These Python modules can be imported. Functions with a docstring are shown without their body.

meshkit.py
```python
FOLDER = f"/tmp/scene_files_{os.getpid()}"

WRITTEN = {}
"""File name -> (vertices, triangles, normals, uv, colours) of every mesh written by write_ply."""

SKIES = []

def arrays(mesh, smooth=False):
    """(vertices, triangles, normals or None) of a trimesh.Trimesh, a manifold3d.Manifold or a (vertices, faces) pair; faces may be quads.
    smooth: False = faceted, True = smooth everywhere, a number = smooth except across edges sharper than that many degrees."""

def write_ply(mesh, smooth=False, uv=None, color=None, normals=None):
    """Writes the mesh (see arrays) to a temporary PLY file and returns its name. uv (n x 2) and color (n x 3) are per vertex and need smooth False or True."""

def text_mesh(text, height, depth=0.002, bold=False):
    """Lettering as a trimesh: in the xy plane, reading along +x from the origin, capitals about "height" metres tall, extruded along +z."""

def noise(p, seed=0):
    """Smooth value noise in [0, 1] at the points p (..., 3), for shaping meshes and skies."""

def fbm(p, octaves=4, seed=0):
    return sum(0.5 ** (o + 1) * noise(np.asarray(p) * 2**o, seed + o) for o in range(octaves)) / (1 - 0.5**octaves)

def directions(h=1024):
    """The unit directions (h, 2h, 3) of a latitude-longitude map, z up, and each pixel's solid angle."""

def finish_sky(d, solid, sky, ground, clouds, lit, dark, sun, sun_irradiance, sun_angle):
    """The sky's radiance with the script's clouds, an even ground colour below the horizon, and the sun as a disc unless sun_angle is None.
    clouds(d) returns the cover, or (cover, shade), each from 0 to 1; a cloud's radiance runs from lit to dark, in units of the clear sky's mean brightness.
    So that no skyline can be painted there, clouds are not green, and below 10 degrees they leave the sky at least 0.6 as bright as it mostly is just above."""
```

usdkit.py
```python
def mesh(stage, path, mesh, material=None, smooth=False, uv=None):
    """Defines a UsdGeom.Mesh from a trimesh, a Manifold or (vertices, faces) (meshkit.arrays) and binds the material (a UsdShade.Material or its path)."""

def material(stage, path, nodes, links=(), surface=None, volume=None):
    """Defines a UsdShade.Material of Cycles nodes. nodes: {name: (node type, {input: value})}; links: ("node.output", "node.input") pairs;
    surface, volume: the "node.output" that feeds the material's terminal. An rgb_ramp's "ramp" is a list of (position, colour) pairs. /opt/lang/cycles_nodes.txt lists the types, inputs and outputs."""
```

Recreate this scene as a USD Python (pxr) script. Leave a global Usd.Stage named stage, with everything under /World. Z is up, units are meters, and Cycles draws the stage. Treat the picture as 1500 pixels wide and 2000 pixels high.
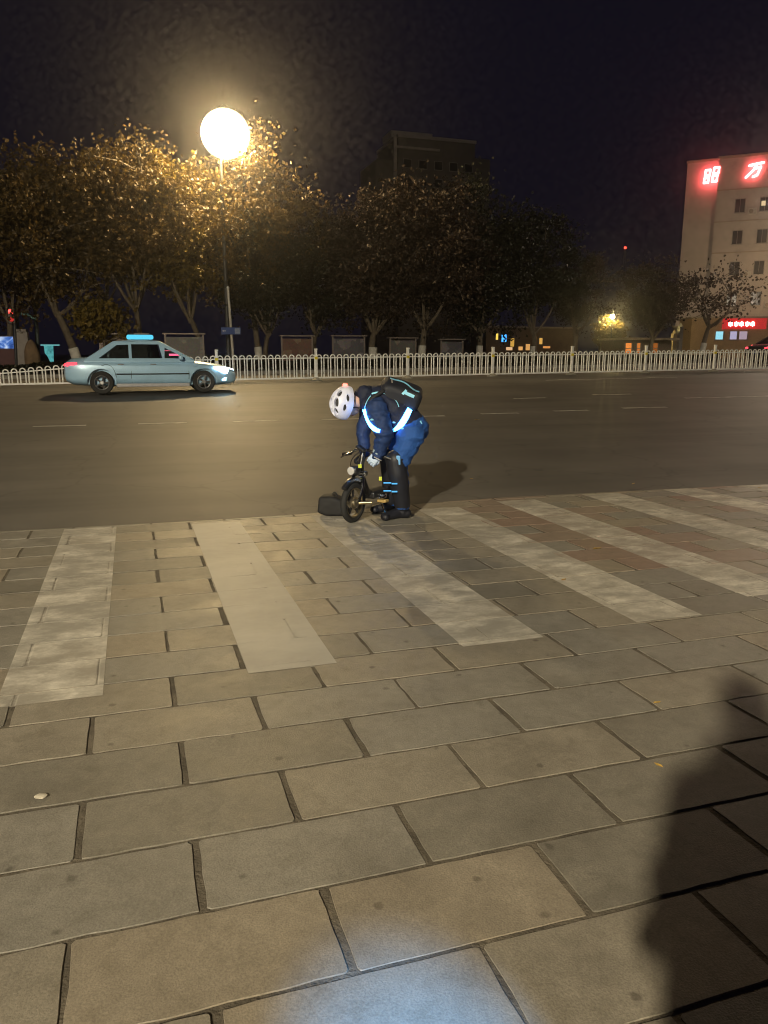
import math, random
import numpy as np
import trimesh
import manifold3d as m3
import usdkit, meshkit
from shapely.geometry import Polygon, LineString, Point, box as sbox
from shapely.ops import unary_union
from pxr import Usd, UsdGeom, UsdLux, UsdShade, Sdf, Gf, Vt

stage = Usd.Stage.CreateInMemory()
UsdGeom.SetStageUpAxis(stage, 'Z')
UsdGeom.SetStageMetersPerUnit(stage, 1.0)
UsdGeom.Xform.Define(stage, '/World')
UsdGeom.Scope.Define(stage, '/World/Looks')
RNG = np.random.default_rng(7)

# ------------------------------------------------------------------ camera
EYE = 1.35
PITCH = math.atan(310 / 1480.0)
cam = UsdGeom.Camera.Define(stage, '/World/camera')
cam.CreateHorizontalApertureAttr(36.0)
cam.CreateVerticalApertureAttr(48.0)
cam.CreateFocalLengthAttr(36.0 * 1480 / 1500)
cam.CreateClippingRangeAttr(Gf.Vec2f(0.02, 5000))
cam.CreateExposureAttr(0.0)
cam.AddTranslateOp().Set(Gf.Vec3d(0, 0, EYE))
cam.AddRotateXOp().Set(90 - math.degrees(PITCH))

# ------------------------------------------------------------------ night sky and the moonless sun below the horizon
SUN_EL, SUN_AZ = -0.10, math.radians(250)
SKY_STRENGTH = 0.05
usdkit.material(stage, '/World/Looks/night_sky', {
    'sky': ('sky_texture', {'sky_type': 'single_scattering', 'sun_disc': False, 'sun_elevation': SUN_EL, 'sun_rotation': SUN_AZ, 'aerosol_density': 2.0}),
    'city': ('mix', {'mix_type': 'mix', 'fac': 0.95, 'color2': (0.085, 0.075, 0.175)}),
    'bg': ('background_shader', {'strength': SKY_STRENGTH})},
    [('sky.color', 'city.color1'), ('city.color', 'bg.color')], surface='bg.background')
dome = UsdLux.DomeLight.Define(stage, '/World/sky')
UsdShade.MaterialBindingAPI.Apply(dome.GetPrim()).Bind(UsdShade.Material.Get(stage, '/World/Looks/night_sky'))
dome.GetPrim().SetCustomDataByKey('kind', 'structure')
sun = UsdLux.DistantLight.Define(stage, '/World/sun')
sun.CreateIntensityAttr(0.02)
sun.CreateAngleAttr(0.5)
sun.CreateColorAttr(Gf.Vec3f(1, 0.9, 0.8))
sun.GetPrim().CreateAttribute('inputs:normalize', Sdf.ValueTypeNames.Bool).Set(True)
sun.AddRotateZOp().Set(-math.degrees(SUN_AZ))
sun.AddRotateXOp().Set(-(90 - math.degrees(SUN_EL)))   # -z turned away from the sun's place below the horizon

# lamp strengths (radiance of the lit glass)
NEAR_LAMP, FAR_LAMP, SIDE_LAMP = 7900.0, 6000.0, 560.0
HAZE_DENSITY = 0.0009
HAZE_G = 0.93
TORCH = 190.0
ADDED_HAND_LAMP = 60.0

# ------------------------------------------------------------------ photograph geometry: pixel -> point
F, CX, CY = 1480.0, 750.0, 1000.0
_R = np.array([0, math.cos(PITCH), -math.sin(PITCH)])
_U = np.array([0, math.sin(PITCH), math.cos(PITCH)])
CAM = np.array([0, 0, EYE])
AZ = math.radians(-18.2)
EV = np.array([math.sin(AZ), math.cos(AZ), 0.0])      # across the road
EU = np.array([math.cos(AZ), -math.sin(AZ), 0.0])     # along the road
SA, SB = -0.0087, -0.0143                             # fall of the pavement


def ray(px, py):
    return np.array([(px - CX) / F, 0, 0]) + _U * (CY - py) / F + _R


def zpav(x, y):
    return SA * np.clip(x, -12, 12) + SB * np.clip(y, -8, 13)


def at_y(px, py, Y):
    r = ray(px, py)
    return CAM + r * (Y / r[1])


def at_v(px, py, v):
    r = ray(px, py)
    return CAM + r * (v / (r @ EV))


def on_pav(px, py):
    r = ray(px, py)
    t = -EYE / (r[2] - SA * r[0] - SB * r[1])
    return CAM + t * r


def uv(p):
    return float(np.dot(p, EU)), float(np.dot(p, EV))


def W(u, v, z=0.0):
    p = u * EU + v * EV
    return np.array([p[0], p[1], z])


V_FENCE, U_FENCE0, PANEL = 23.99, 5.61, 3.1
V_FARKERB = 32.3


def vkerb(u):
    t = np.clip((np.asarray(u, float) - 0.6) / 3.2, 0, 1)
    return 6.64 + 0.36 * t * t * (3 - 2 * t)


_zf0 = at_v(617, 743, V_FENCE)[2]
_zf1 = at_v(1397, 725.5, V_FENCE)[2]
_uf1 = uv(at_v(1397, 725, V_FENCE))[0]


def zfence(u):
    return _zf0 + (np.clip(u, -10, 32) - U_FENCE0) * (_zf1 - _zf0) / (_uf1 - U_FENCE0)


def zroad(u, v):
    vk = vkerb(u)
    p = np.multiply.outer(np.asarray(u, float), EU) + np.multiply.outer(np.asarray(vk, float), EV)
    z0 = zpav(p[..., 0], p[..., 1]) - 0.004
    t = np.clip((v - vk) / (V_FENCE - vk), 0, 1.0)
    return z0 + (zfence(u) - z0) * t ** 0.9


def zfar(u):
    return zfence(u) + 0.02


def on_road(px, py):
    lo, hi = 3.0, 60.0
    r = ray(px, py)
    for _ in range(60):
        m = 0.5 * (lo + hi)
        p = CAM + r * m
        u, v = uv(p)
        if p[2] > zroad(u, v):
            lo = m
        else:
            hi = m
    return CAM + r * lo


# ------------------------------------------------------------------ helpers
_names = {}


def numbered(path):
    k = _names.get(path, 0)
    _names[path] = k + 1
    return path if k == 0 else f'{path}_{k:03d}'


def put(prim, label=None, cat=None, group=None, kind=None):
    for k, t in (('label', label), ('category', cat), ('group', group), ('kind', kind)):
        if t:
            prim.SetCustomDataByKey(k, t)
    return prim


def obj(name, mesh, mat, parent='/World', smooth=False, **tags):
    path = numbered(f'{parent}/{name}')
    usdkit.mesh(stage, path, mesh, mat, smooth=smooth)
    put(stage.GetPrimAtPath(path), **tags)
    return path


def thing(name, label=None, cat=None, loc=None, rz=0.0, group=None, kind=None, parent='/World'):
    path = numbered(f'{parent}/{name}')
    x = UsdGeom.Xform.Define(stage, path)
    if loc is not None:
        x.AddTranslateOp().Set(Gf.Vec3d(*map(float, loc)))
        x.AddRotateZOp().Set(math.degrees(rz))
    put(x.GetPrim(), label, cat, group, kind)
    return path


def copy_of(src, name, loc, rz, label, cat, group=None, scale=None):
    path = numbered(f'/World/{name}')
    x = UsdGeom.Xform.Define(stage, path)
    x.AddTranslateOp().Set(Gf.Vec3d(*map(float, loc)))
    x.AddRotateZOp().Set(math.degrees(rz))
    if scale is not None:
        x.AddScaleOp().Set(Gf.Vec3f(*scale))
    x.GetPrim().GetReferences().AddInternalReference(src)
    x.GetPrim().SetInstanceable(True)
    put(x.GetPrim(), label, cat, group)
    return path


_mats = {}


def M(name, col, rough=0.6, metal=0.0, var=0.12, scale=9.0, bump=0.0, bscale=60.0, emit=None, strength=0.0, spec=0.5, island=0.0, coat=0.0, transl=0.0):
    """A principled surface whose colour wanders with noise (var) and, for leaves, per leaf (island)."""
    path = f'/World/Looks/{name}'
    if name in _mats:
        return path
    _mats[name] = 1
    c = np.asarray(col, float)
    n = {'g': ('geometry', {}), 'p': ('principled_bsdf', {'roughness': rough, 'metallic': metal, 'specular_ior_level': spec, 'coat_weight': coat})}
    L = []
    if var or island:
        n['n'] = ('noise_texture', {'scale': scale, 'detail': 5.0, 'roughness': 0.6})
        n['r'] = ('rgb_ramp', {'ramp': [(0.25, tuple(c * (1 - var))), (0.5, tuple(c)), (0.75, tuple(np.minimum(c * (1 + var), 1)))]})
        L += [('g.position', 'n.vector'), ('n.fac', 'r.fac')]
        last = 'r.color'
        if island:
            n['ri'] = ('rgb_ramp', {'ramp': [(0, (1 - island,) * 3), (1, (1 + island * 0.6, 1 + island * 0.45, 1 + island * 0.2))]})
            n['mi'] = ('mix', {'mix_type': 'multiply', 'fac': 1.0})
            L += [('g.random_per_island', 'ri.fac'), ('r.color', 'mi.color1'), ('ri.color', 'mi.color2')]
            last = 'mi.color'
        L.append((last, 'p.base_color'))
    else:
        n['p'][1]['base_color'] = tuple(c)
        last = None
    if bump:
        n['bn'] = ('noise_texture', {'scale': bscale, 'detail': 4.0})
        n['b'] = ('bump', {'strength': bump, 'distance': 0.01})
        L += [('g.position', 'bn.vector'), ('bn.fac', 'b.height'), ('b.normal', 'p.normal')]
    if emit is not None:
        n['p'][1]['emission_color'] = tuple(emit)
        n['p'][1]['emission_strength'] = strength
    out = 'p.BSDF'
    if transl:
        n['t'] = ('translucent_bsdf', {'color': tuple(c)})
        n['mx'] = ('mix_closure', {'fac': transl})
        L += [('p.BSDF', 'mx.closure1'), ('t.BSDF', 'mx.closure2')]
        if last:
            L.append((last, 't.color'))
        out = 'mx.closure'
    usdkit.material(stage, path, n, L, surface=out)
    return path


def glow(name, col, strength):
    path = f'/World/Looks/{name}'
    if name not in _mats:
        _mats[name] = 1
        usdkit.material(stage, path, {'e': ('emission', {'color': tuple(col), 'strength': float(strength)})}, [], surface='e.emission')
    return path


def pane(name, tint=(0.6, 0.65, 0.7)):
    path = f'/World/Looks/{name}'
    if name not in _mats:
        _mats[name] = 1
        usdkit.material(stage, path, {'f': ('fresnel', {'IOR': 1.5}), 't': ('transparent_bsdf', {'color': tint}), 'g': ('glossy_bsdf', {'color': (0.9, 0.9, 0.9), 'roughness': 0.03}), 'm': ('mix_closure', {})},
                        [('f.fac', 'm.fac'), ('t.BSDF', 'm.closure1'), ('g.BSDF', 'm.closure2')], surface='m.closure')
    return path


def cat(*ms):
    return trimesh.util.concatenate([m for m in ms if m is not None])


def bx(cx, cy, cz, sx, sy, sz, rz=0.0):
    m = trimesh.creation.box([sx, sy, sz])
    if rz:
        m.apply_transform(trimesh.transformations.rotation_matrix(rz, [0, 0, 1]))
    m.apply_translation([cx, cy, cz])
    return m


def tube(pts, rad, sides=8):
    """A closed tapered tube along points."""
    p = np.asarray(pts, float)
    r = np.broadcast_to(np.asarray(rad, float), (len(p),))
    t = np.gradient(p, axis=0)
    t /= np.linalg.norm(t, axis=1, keepdims=True) + 1e-12
    ref = np.array([0, 0, 1.0]) if abs(t[0][2]) < 0.9 else np.array([1.0, 0, 0])
    V = []
    a = np.cross(t[0], ref)
    for i in range(len(p)):
        a = a - t[i] * (a @ t[i])
        a /= np.linalg.norm(a) + 1e-12
        b = np.cross(t[i], a)
        ang = np.arange(sides) * 2 * np.pi / sides
        V.append(p[i] + r[i] * (np.cos(ang)[:, None] * a + np.sin(ang)[:, None] * b))
    V = np.vstack(V)
    n = len(p)
    F_ = []
    for i in range(n - 1):
        for j in range(sides):
            q = [i * sides + j, i * sides + (j + 1) % sides, (i + 1) * sides + (j + 1) % sides, (i + 1) * sides + j]
            F_ += [[q[0], q[1], q[2]], [q[0], q[2], q[3]]]
    c0, c1 = len(V), len(V) + 1
    V = np.vstack([V, p[0], p[-1]])
    for j in range(sides):
        F_ += [[c0, (j + 1) % sides, j], [c1, (n - 1) * sides + j, (n - 1) * sides + (j + 1) % sides]]
    m = trimesh.Trimesh(V, np.array(F_), process=False)
    return m


def cyl(p0, p1, r, sides=12):
    return tube([p0, p1], r, sides)


def spline(pts, n=20):
    from scipy.interpolate import CubicSpline
    p = np.asarray(pts, float)
    d = np.concatenate([[0], np.cumsum(np.linalg.norm(np.diff(p, axis=0), axis=1))])
    return CubicSpline(d, p)(np.linspace(0, d[-1], n))


def ball(c, r, sub=2):
    m = trimesh.creation.icosphere(sub, 1.0)
    m.apply_scale(r)
    m.apply_translation(c)
    return m


def to_tm(man):
    q = man.to_mesh()
    return trimesh.Trimesh(np.array(q.vert_properties[:, :3]), np.array(q.tri_verts), process=False)


def to_man(tm):
    return m3.Manifold(m3.Mesh(np.asarray(tm.vertices, np.float32), np.asarray(tm.faces, np.uint32)))


def msphere(c, r, seg=20):
    rr = np.broadcast_to(np.asarray(r, float), (3,))
    return m3.Manifold.sphere(1.0, seg).scale(tuple(map(float, rr))).translate(tuple(map(float, c)))


def bone(a, ra, b, rb, seg=20):
    return m3.Manifold.batch_hull([msphere(a, ra, seg), msphere(b, rb, seg)])


def flesh(parts, edge=0.02, it=8):
    m = m3.Manifold.batch_boolean(parts, m3.OpType.Add).refine_to_length(edge)
    t = to_tm(m)
    t.merge_vertices()
    trimesh.smoothing.filter_taubin(t, iterations=it)
    return t


def rbox(c, s, r, rot=None, seg=10):
    """A rounded box as a Manifold: centre, full sizes, edge radius."""
    h = np.asarray(s) / 2 - r
    m = m3.Manifold.batch_hull([msphere((x, y, z), r, seg) for x in (-h[0], h[0]) for y in (-h[1], h[1]) for z in (-h[2], h[2])])
    t = to_tm(m)
    if rot is not None:
        T = np.eye(4)
        T[:3, :3] = rot
        t.apply_transform(T)
    t.apply_translation(c)
    return t


def frame(xa, za):
    """Rotation whose x axis is xa and z axis is near za."""
    x = np.asarray(xa, float)
    x /= np.linalg.norm(x)
    y = np.cross(za, x)
    y /= np.linalg.norm(y)
    return np.stack([x, y, np.cross(x, y)], 1)


def prism(poly, z0, z1):
    m = trimesh.creation.extrude_polygon(poly, z1 - z0, engine='earcut')
    m.apply_translation([0, 0, z0])
    return m


def grid(us, vs, zf):
    uu, vv = np.meshgrid(us, vs, indexing='ij')
    p = uu[..., None] * EU + vv[..., None] * EV
    p[..., 2] = zf(uu, vv)
    n, m = uu.shape
    i, j = np.meshgrid(np.arange(n - 1), np.arange(m - 1), indexing='ij')
    q = np.stack([i * m + j, (i + 1) * m + j, (i + 1) * m + j + 1, i * m + j + 1], -1).reshape(-1, 4)
    return trimesh.Trimesh(p.reshape(-1, 3), np.vstack([q[:, [0, 1, 2]], q[:, [0, 2, 3]]]), process=False)


# ------------------------------------------------------------------ ground materials
def asphalt():
    path = '/World/Looks/asphalt'
    usdkit.material(stage, path, {
        'g': ('geometry', {}),
        'n1': ('noise_texture', {'scale': 0.35, 'detail': 5.0, 'roughness': 0.6}),
        'r1': ('rgb_ramp', {'ramp': [(0.3, (0.072, 0.067, 0.062)), (0.5, (0.10, 0.094, 0.087)), (0.7, (0.13, 0.122, 0.112))]}),
        'n2': ('noise_texture', {'scale': 140.0, 'detail': 3.0}),
        'r2': ('rgb_ramp', {'ramp': [(0.3, (0.7, 0.7, 0.7)), (0.7, (1.25, 1.25, 1.25))]}),
        'mp': ('mapping', {'rotation': (0, 0, AZ)}),
        'ms': ('mapping', {'scale': (0.035, 1.0, 1.0)}),
        'n3': ('noise_texture', {'scale': 1.1, 'detail': 5.0, 'roughness': 0.65}),
        'r3': ('rgb_ramp', {'ramp': [(0.32, (0.74, 0.74, 0.75)), (0.5, (1, 1, 1)), (0.68, (1.2, 1.19, 1.17))]}),
        'vc': ('voronoi_texture', {'feature': 'distance_to_edge', 'dimensions': '2D', 'scale': 0.42}),
        'nc': ('noise_texture', {'scale': 2.2, 'detail': 4.0}),
        'vm': ('vector_math', {'math_type': 'multiply_add', 'vector2': (0.8, 0.8, 0.0)}),
        'rc': ('rgb_ramp', {'ramp': [(0.0, (0.62, 0.62, 0.62)), (0.006, (0.8, 0.8, 0.8)), (0.011, (1, 1, 1))]}),
        'm3': ('mix', {'mix_type': 'multiply', 'fac': 1.0}),
        'm4': ('mix', {'mix_type': 'multiply', 'fac': 0.8}),
        'm': ('mix', {'mix_type': 'multiply', 'fac': 1.0}),
        'b': ('bump', {'strength': 0.35, 'distance': 0.006}),
        'p': ('principled_bsdf', {'roughness': 0.62, 'specular_ior_level': 0.45})},
        [('g.position', 'n1.vector'), ('n1.fac', 'r1.fac'), ('g.position', 'n2.vector'), ('n2.fac', 'r2.fac'), ('r1.color', 'm.color1'), ('r2.color', 'm.color2'),
         ('g.position', 'mp.vector'), ('mp.vector', 'ms.vector'), ('ms.vector', 'n3.vector'), ('n3.fac', 'r3.fac'), ('m.color', 'm3.color1'), ('r3.color', 'm3.color2'),
         ('g.position', 'nc.vector'), ('nc.color', 'vm.vector1'), ('g.position', 'vm.vector3'), ('vm.vector', 'vc.vector'), ('vc.distance', 'rc.fac'), ('m3.color', 'm4.color1'), ('rc.color', 'm4.color2'),
         ('m4.color', 'p.base_color'), ('n2.fac', 'b.height'), ('b.normal', 'p.normal')], surface='p.BSDF')
    return path


def stone(name, col, rough=0.5, spots=True):
    """Concrete paving slab: cloudy tone, fine grain, dark gum and oil spots, a worn sheen."""
    path = f'/World/Looks/{name}'
    c = np.asarray(col)
    n = {
        'g': ('geometry', {}),
        'n1': ('noise_texture', {'scale': 3.1, 'detail': 6.0, 'roughness': 0.62, 'distortion': 0.6}),
        'r1': ('rgb_ramp', {'ramp': [(0.28, tuple(c * 0.80)), (0.5, tuple(c)), (0.72, tuple(c * 1.16))]}),
        'n2': ('noise_texture', {'scale': 190.0, 'detail': 3.0}),
        'r2': ('rgb_ramp', {'ramp': [(0.3, (0.8, 0.8, 0.8)), (0.7, (1.18, 1.18, 1.18))]}),
        'm': ('mix', {'mix_type': 'multiply', 'fac': 1.0}),
        'n4': ('noise_texture', {'scale': 13.0, 'detail': 6.0, 'roughness': 0.75, 'distortion': 0.5}),
        'r4': ('rgb_ramp', {'ramp': [(0.3, (0.80, 0.79, 0.77)), (0.5, (1, 1, 1)), (0.66, (1.13, 1.12, 1.10))]}),
        'm5': ('mix', {'mix_type': 'multiply', 'fac': 1.0}),
        'v': ('voronoi_texture', {'feature': 'f1', 'dimensions': '2D', 'scale': 2.3, 'randomness': 1.0}),
        'nd': ('noise_texture', {'scale': 24.0, 'detail': 4.0}),
        'ad': ('math', {'math_type': 'multiply_add', 'value2': 0.10}),
        'rv': ('rgb_ramp', {'ramp': [(0.0, (0.38, 0.36, 0.36)), (0.062, (0.5, 0.48, 0.48)), (0.085, (1, 1, 1)), (1, (1, 1, 1))]}),
        'm2': ('mix', {'mix_type': 'multiply', 'fac': 0.85 if spots else 0.0}),
        'rr': ('rgb_ramp', {'ramp': [(0.3, (rough - 0.05,) * 3), (0.7, (rough + 0.13,) * 3)]}),
        'b': ('bump', {'strength': 0.3, 'distance': 0.004}),
        'b2': ('bump', {'strength': 0.12, 'distance': 0.02}),
        'p': ('principled_bsdf', {'roughness': rough, 'specular_ior_level': 0.5})}
    L = [('g.position', 'n1.vector'), ('n1.fac', 'r1.fac'), ('g.position', 'n2.vector'), ('n2.fac', 'r2.fac'), ('r1.color', 'm.color1'), ('r2.color', 'm.color2'),
         ('g.position', 'v.vector'), ('g.position', 'nd.vector'), ('nd.fac', 'ad.value1'), ('v.distance', 'ad.value3'), ('ad.value', 'rv.fac'),
         ('g.position', 'n4.vector'), ('n4.fac', 'r4.fac'), ('m.color', 'm5.color1'), ('r4.color', 'm5.color2'), ('m5.color', 'm2.color1'), ('rv.color', 'm2.color2'), ('m2.color', 'p.base_color'), ('n1.fac', 'rr.fac'), ('rr.color', 'p.roughness'),
         ('n2.fac', 'b.height'), ('n1.fac', 'b2.height'), ('b.normal', 'b2.normal'), ('b2.normal', 'p.normal')]
    usdkit.material(stage, path, n, L, surface='p.BSDF')
    return path


def paint(name, col, keep, scale=(9.0, 4.6)):
    """Road paint worn through to the surface below: noise cuts it out. keep 0..1 is how much is left."""
    path = f'/World/Looks/{name}'
    c = np.asarray(col)
    e = 0.64 - 0.3 * keep
    n = {
        'g': ('geometry', {}),
        'mp': ('mapping', {'scale': (1.0, 1.0, 1.0), 'rotation': (0, 0, AZ)}),
        'mq': ('mapping', {'scale': (0.8, 1.25, 1.0)}),
        'n1': ('noise_texture', {'scale': scale[1], 'detail': 7.0, 'roughness': 0.72, 'distortion': 0.1}),
        'n2': ('noise_texture', {'scale': 70.0, 'detail': 4.0, 'roughness': 0.7}),
        'a': ('math', {'math_type': 'multiply_add', 'value2': 0.16}),
        'i': ('math', {'math_type': 'multiply_add', 'value2': 0.36 if keep < 1 else 0.0, 'value3': -0.18 if keep < 1 else 0.0}),
        'ai': ('math', {'math_type': 'add'}),
        'r': ('rgb_ramp', {'ramp': [(e - 0.06, (0.42, 0.42, 0.42)), (e + 0.16, (0.92, 0.92, 0.92)), (1, (0.95, 0.95, 0.95))]}),
        'rc': ('rgb_ramp', {'ramp': [(0.3, tuple(c * 0.72)), (0.65, tuple(c))]}),
        'p': ('principled_bsdf', {'roughness': 0.55}),
        't': ('transparent_bsdf', {}),
        'm': ('mix_closure', {})}
    L = [('g.position', 'mp.vector'), ('mp.vector', 'mq.vector'), ('mq.vector', 'n1.vector'), ('g.position', 'n2.vector'), ('n2.fac', 'a.value1'), ('n1.fac', 'a.value3'), ('g.random_per_island', 'i.value1'), ('a.value', 'ai.value1'), ('i.value', 'ai.value2'), ('ai.value', 'r.fac'),
         ('n1.fac', 'rc.fac'), ('rc.color', 'p.base_color'), ('r.color', 'm.fac'), ('t.BSDF', 'm.closure1'), ('p.BSDF', 'm.closure2')]
    usdkit.material(stage, path, n, L, surface='m.closure')
    return path


ASPHALT = asphalt()
JOINT = M('joint_mortar', (0.108, 0.092, 0.070), 0.9, var=0.5, scale=9, bump=0.6, bscale=90)
SLABS = [stone('slab_buff', (0.235, 0.213, 0.175)), stone('slab_grey', (0.215, 0.203, 0.178)), stone('slab_dull', (0.185, 0.172, 0.145)), stone('slab_warm', (0.25, 0.218, 0.172))]
RED_SLABS = [stone('slab_rose', (0.245, 0.192, 0.155)), stone('slab_red', (0.235, 0.172, 0.138))]
PAINT_WORN = [paint('paint_worn', (0.72, 0.68, 0.60), 0.84), paint('paint_thin', (0.6, 0.57, 0.5), 0.68), paint('paint_faint', (0.5, 0.48, 0.44), 0.3)]
PAINT_FULL = paint('paint_full', (0.40, 0.39, 0.365), 1.25, (9.0, 1.3))
PAINT_LANE = paint('paint_lane', (0.66, 0.65, 0.62), 0.95)
SOIL = M('soil', (0.06, 0.05, 0.038), 0.95, var=0.4, scale=1.5, bump=0.5, bscale=20)
KERBSTONE = M('kerbstone', (0.24, 0.23, 0.21), 0.7, var=0.25, scale=5, bump=0.3)

# ------------------------------------------------------------------ ground, road, pavement
obj('ground', bx(0, 0, -1.6, 3000, 3000, 0.2), SOIL, kind='structure')

us = np.concatenate([np.linspace(-160, -20, 12), np.linspace(-18, 36, 109), np.linspace(40, 200, 12)])
ts = np.concatenate([[0, 0.03, 0.08, 0.15], np.linspace(0.2, 1, 18), [1.04, 1.2, 1.48]])
uu, tt = np.meshgrid(us, ts, indexing='ij')
vk = vkerb(uu)
vv = vk + tt * (V_FENCE - vk)
pts = uu[..., None] * EU + vv[..., None] * EV
pts[..., 2] = zroad(uu, vv)
n_, m_ = uu.shape
ii, jj = np.meshgrid(np.arange(n_ - 1), np.arange(m_ - 1), indexing='ij')
q = np.stack([ii * m_ + jj, (ii + 1) * m_ + jj, (ii + 1) * m_ + jj + 1, ii * m_ + jj + 1], -1).reshape(-1, 4)
obj('road', trimesh.Trimesh(pts.reshape(-1, 3), np.vstack([q[:, [0, 1, 2]], q[:, [0, 2, 3]]]), process=False), ASPHALT, smooth=True, kind='structure')

# pavement: a mortar bed and single slabs
PAV = thing('pavement', kind='structure')
bed_u = np.concatenate([np.linspace(-60, -6, 10), np.linspace(-5, 9, 29), np.linspace(12, 60, 9)])
bu, bt = np.meshgrid(bed_u, np.linspace(0, 1, 26), indexing='ij')
bv = -26 + bt * (vkerb(bu) + 26)
bp = bu[..., None] * EU + bv[..., None] * EV
bp[..., 2] = zpav(bp[..., 0], bp[..., 1]) - 0.0034
n_, m_ = bu.shape
ii, jj = np.meshgrid(np.arange(n_ - 1), np.arange(m_ - 1), indexing='ij')
q = np.stack([ii * m_ + jj, (ii + 1) * m_ + jj, (ii + 1) * m_ + jj + 1, ii * m_ + jj + 1], -1).reshape(-1, 4)
obj('mortar_bed', trimesh.Trimesh(bp.reshape(-1, 3), np.vstack([q[:, [0, 1, 2]], q[:, [0, 2, 3]]]), process=False), JOINT, PAV)

PU, PV, U0, V0 = 0.617, 0.305, 0.085, 1.712


SLAB_TOPS = []


def _lay(r, dz, c, lift, tu, tv):
    p = r[:, :1] * EU + r[:, 1:2] * EV
    p[:, 2] = zpav(p[:, 0], p[:, 1]) + dz + lift + (r[:, 0] - c[0]) * tu + (r[:, 1] - c[1]) * tv
    return p


def slab_mesh(u0, u1, v0, v1, rng):
    """One slab with soft corners, a chamfered edge and a slight tilt, in world space."""
    ju = rng.uniform(0.002, 0.012, 2)
    jv = rng.uniform(0.002, 0.007, 2)
    poly = sbox(u0 + ju[0], v0 + jv[0], u1 - ju[1], v1 - jv[1])
    edge = [(u, float(vkerb(u)) - 0.006) for u in np.linspace(u0 - 0.1, u1 + 0.1, 5)]
    poly = poly.intersection(Polygon([(u0 - 0.1, -60), (u1 + 0.1, -60)] + edge[::-1]))
    if poly.is_empty or poly.area < 0.004 or poly.geom_type != 'Polygon':
        return None
    top = poly.buffer(-0.012).buffer(0.008, quad_segs=2)
    if top.is_empty or top.geom_type != 'Polygon':
        return None
    ring = np.array(top.segmentize(0.07).exterior.coords)[:-1]
    ring = ring + rng.normal(0, 0.0014, ring.shape)
    n = len(ring)
    c = ring.mean(0)
    w = ring + (ring - c) / (np.linalg.norm(ring - c, axis=1, keepdims=True) + 1e-9) * 0.001
    lift, tu, tv = rng.normal(0, 0.0005), rng.normal(0, 0.0013), rng.normal(0, 0.0018)

    SLAB_TOPS.append((top, lambda r, dz, c=c, lift=lift, tu=tu, tv=tv: _lay(r, dz, c, lift, tu, tv)))

    def lay(r, dz):
        p = r[:, :1] * EU + r[:, 1:2] * EV
        p[:, 2] = zpav(p[:, 0], p[:, 1]) + dz + lift + (r[:, 0] - c[0]) * tu + (r[:, 1] - c[1]) * tv
        return p
    V = np.vstack([lay(ring, 0.0), lay(w, -0.0012), lay(w, -0.03), lay(c[None], 0.0)])
    if Polygon(ring).exterior.is_ccw:
        o = 1
    else:
        o = -1
    Fs = []
    for k in range(n):
        a, b = k, (k + 1) % n
        quads = [(a, b, n + b, n + a), (n + a, n + b, 2 * n + b, 2 * n + a)]
        for x, y, z_, w_ in quads:
            Fs += [[x, w_, z_], [x, z_, y]] if o > 0 else [[x, z_, w_], [x, y, z_]]
        Fs.append([3 * n, a, b] if o > 0 else [3 * n, b, a])
    return trimesh.Trimesh(V, np.array(Fs), process=False)


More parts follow.
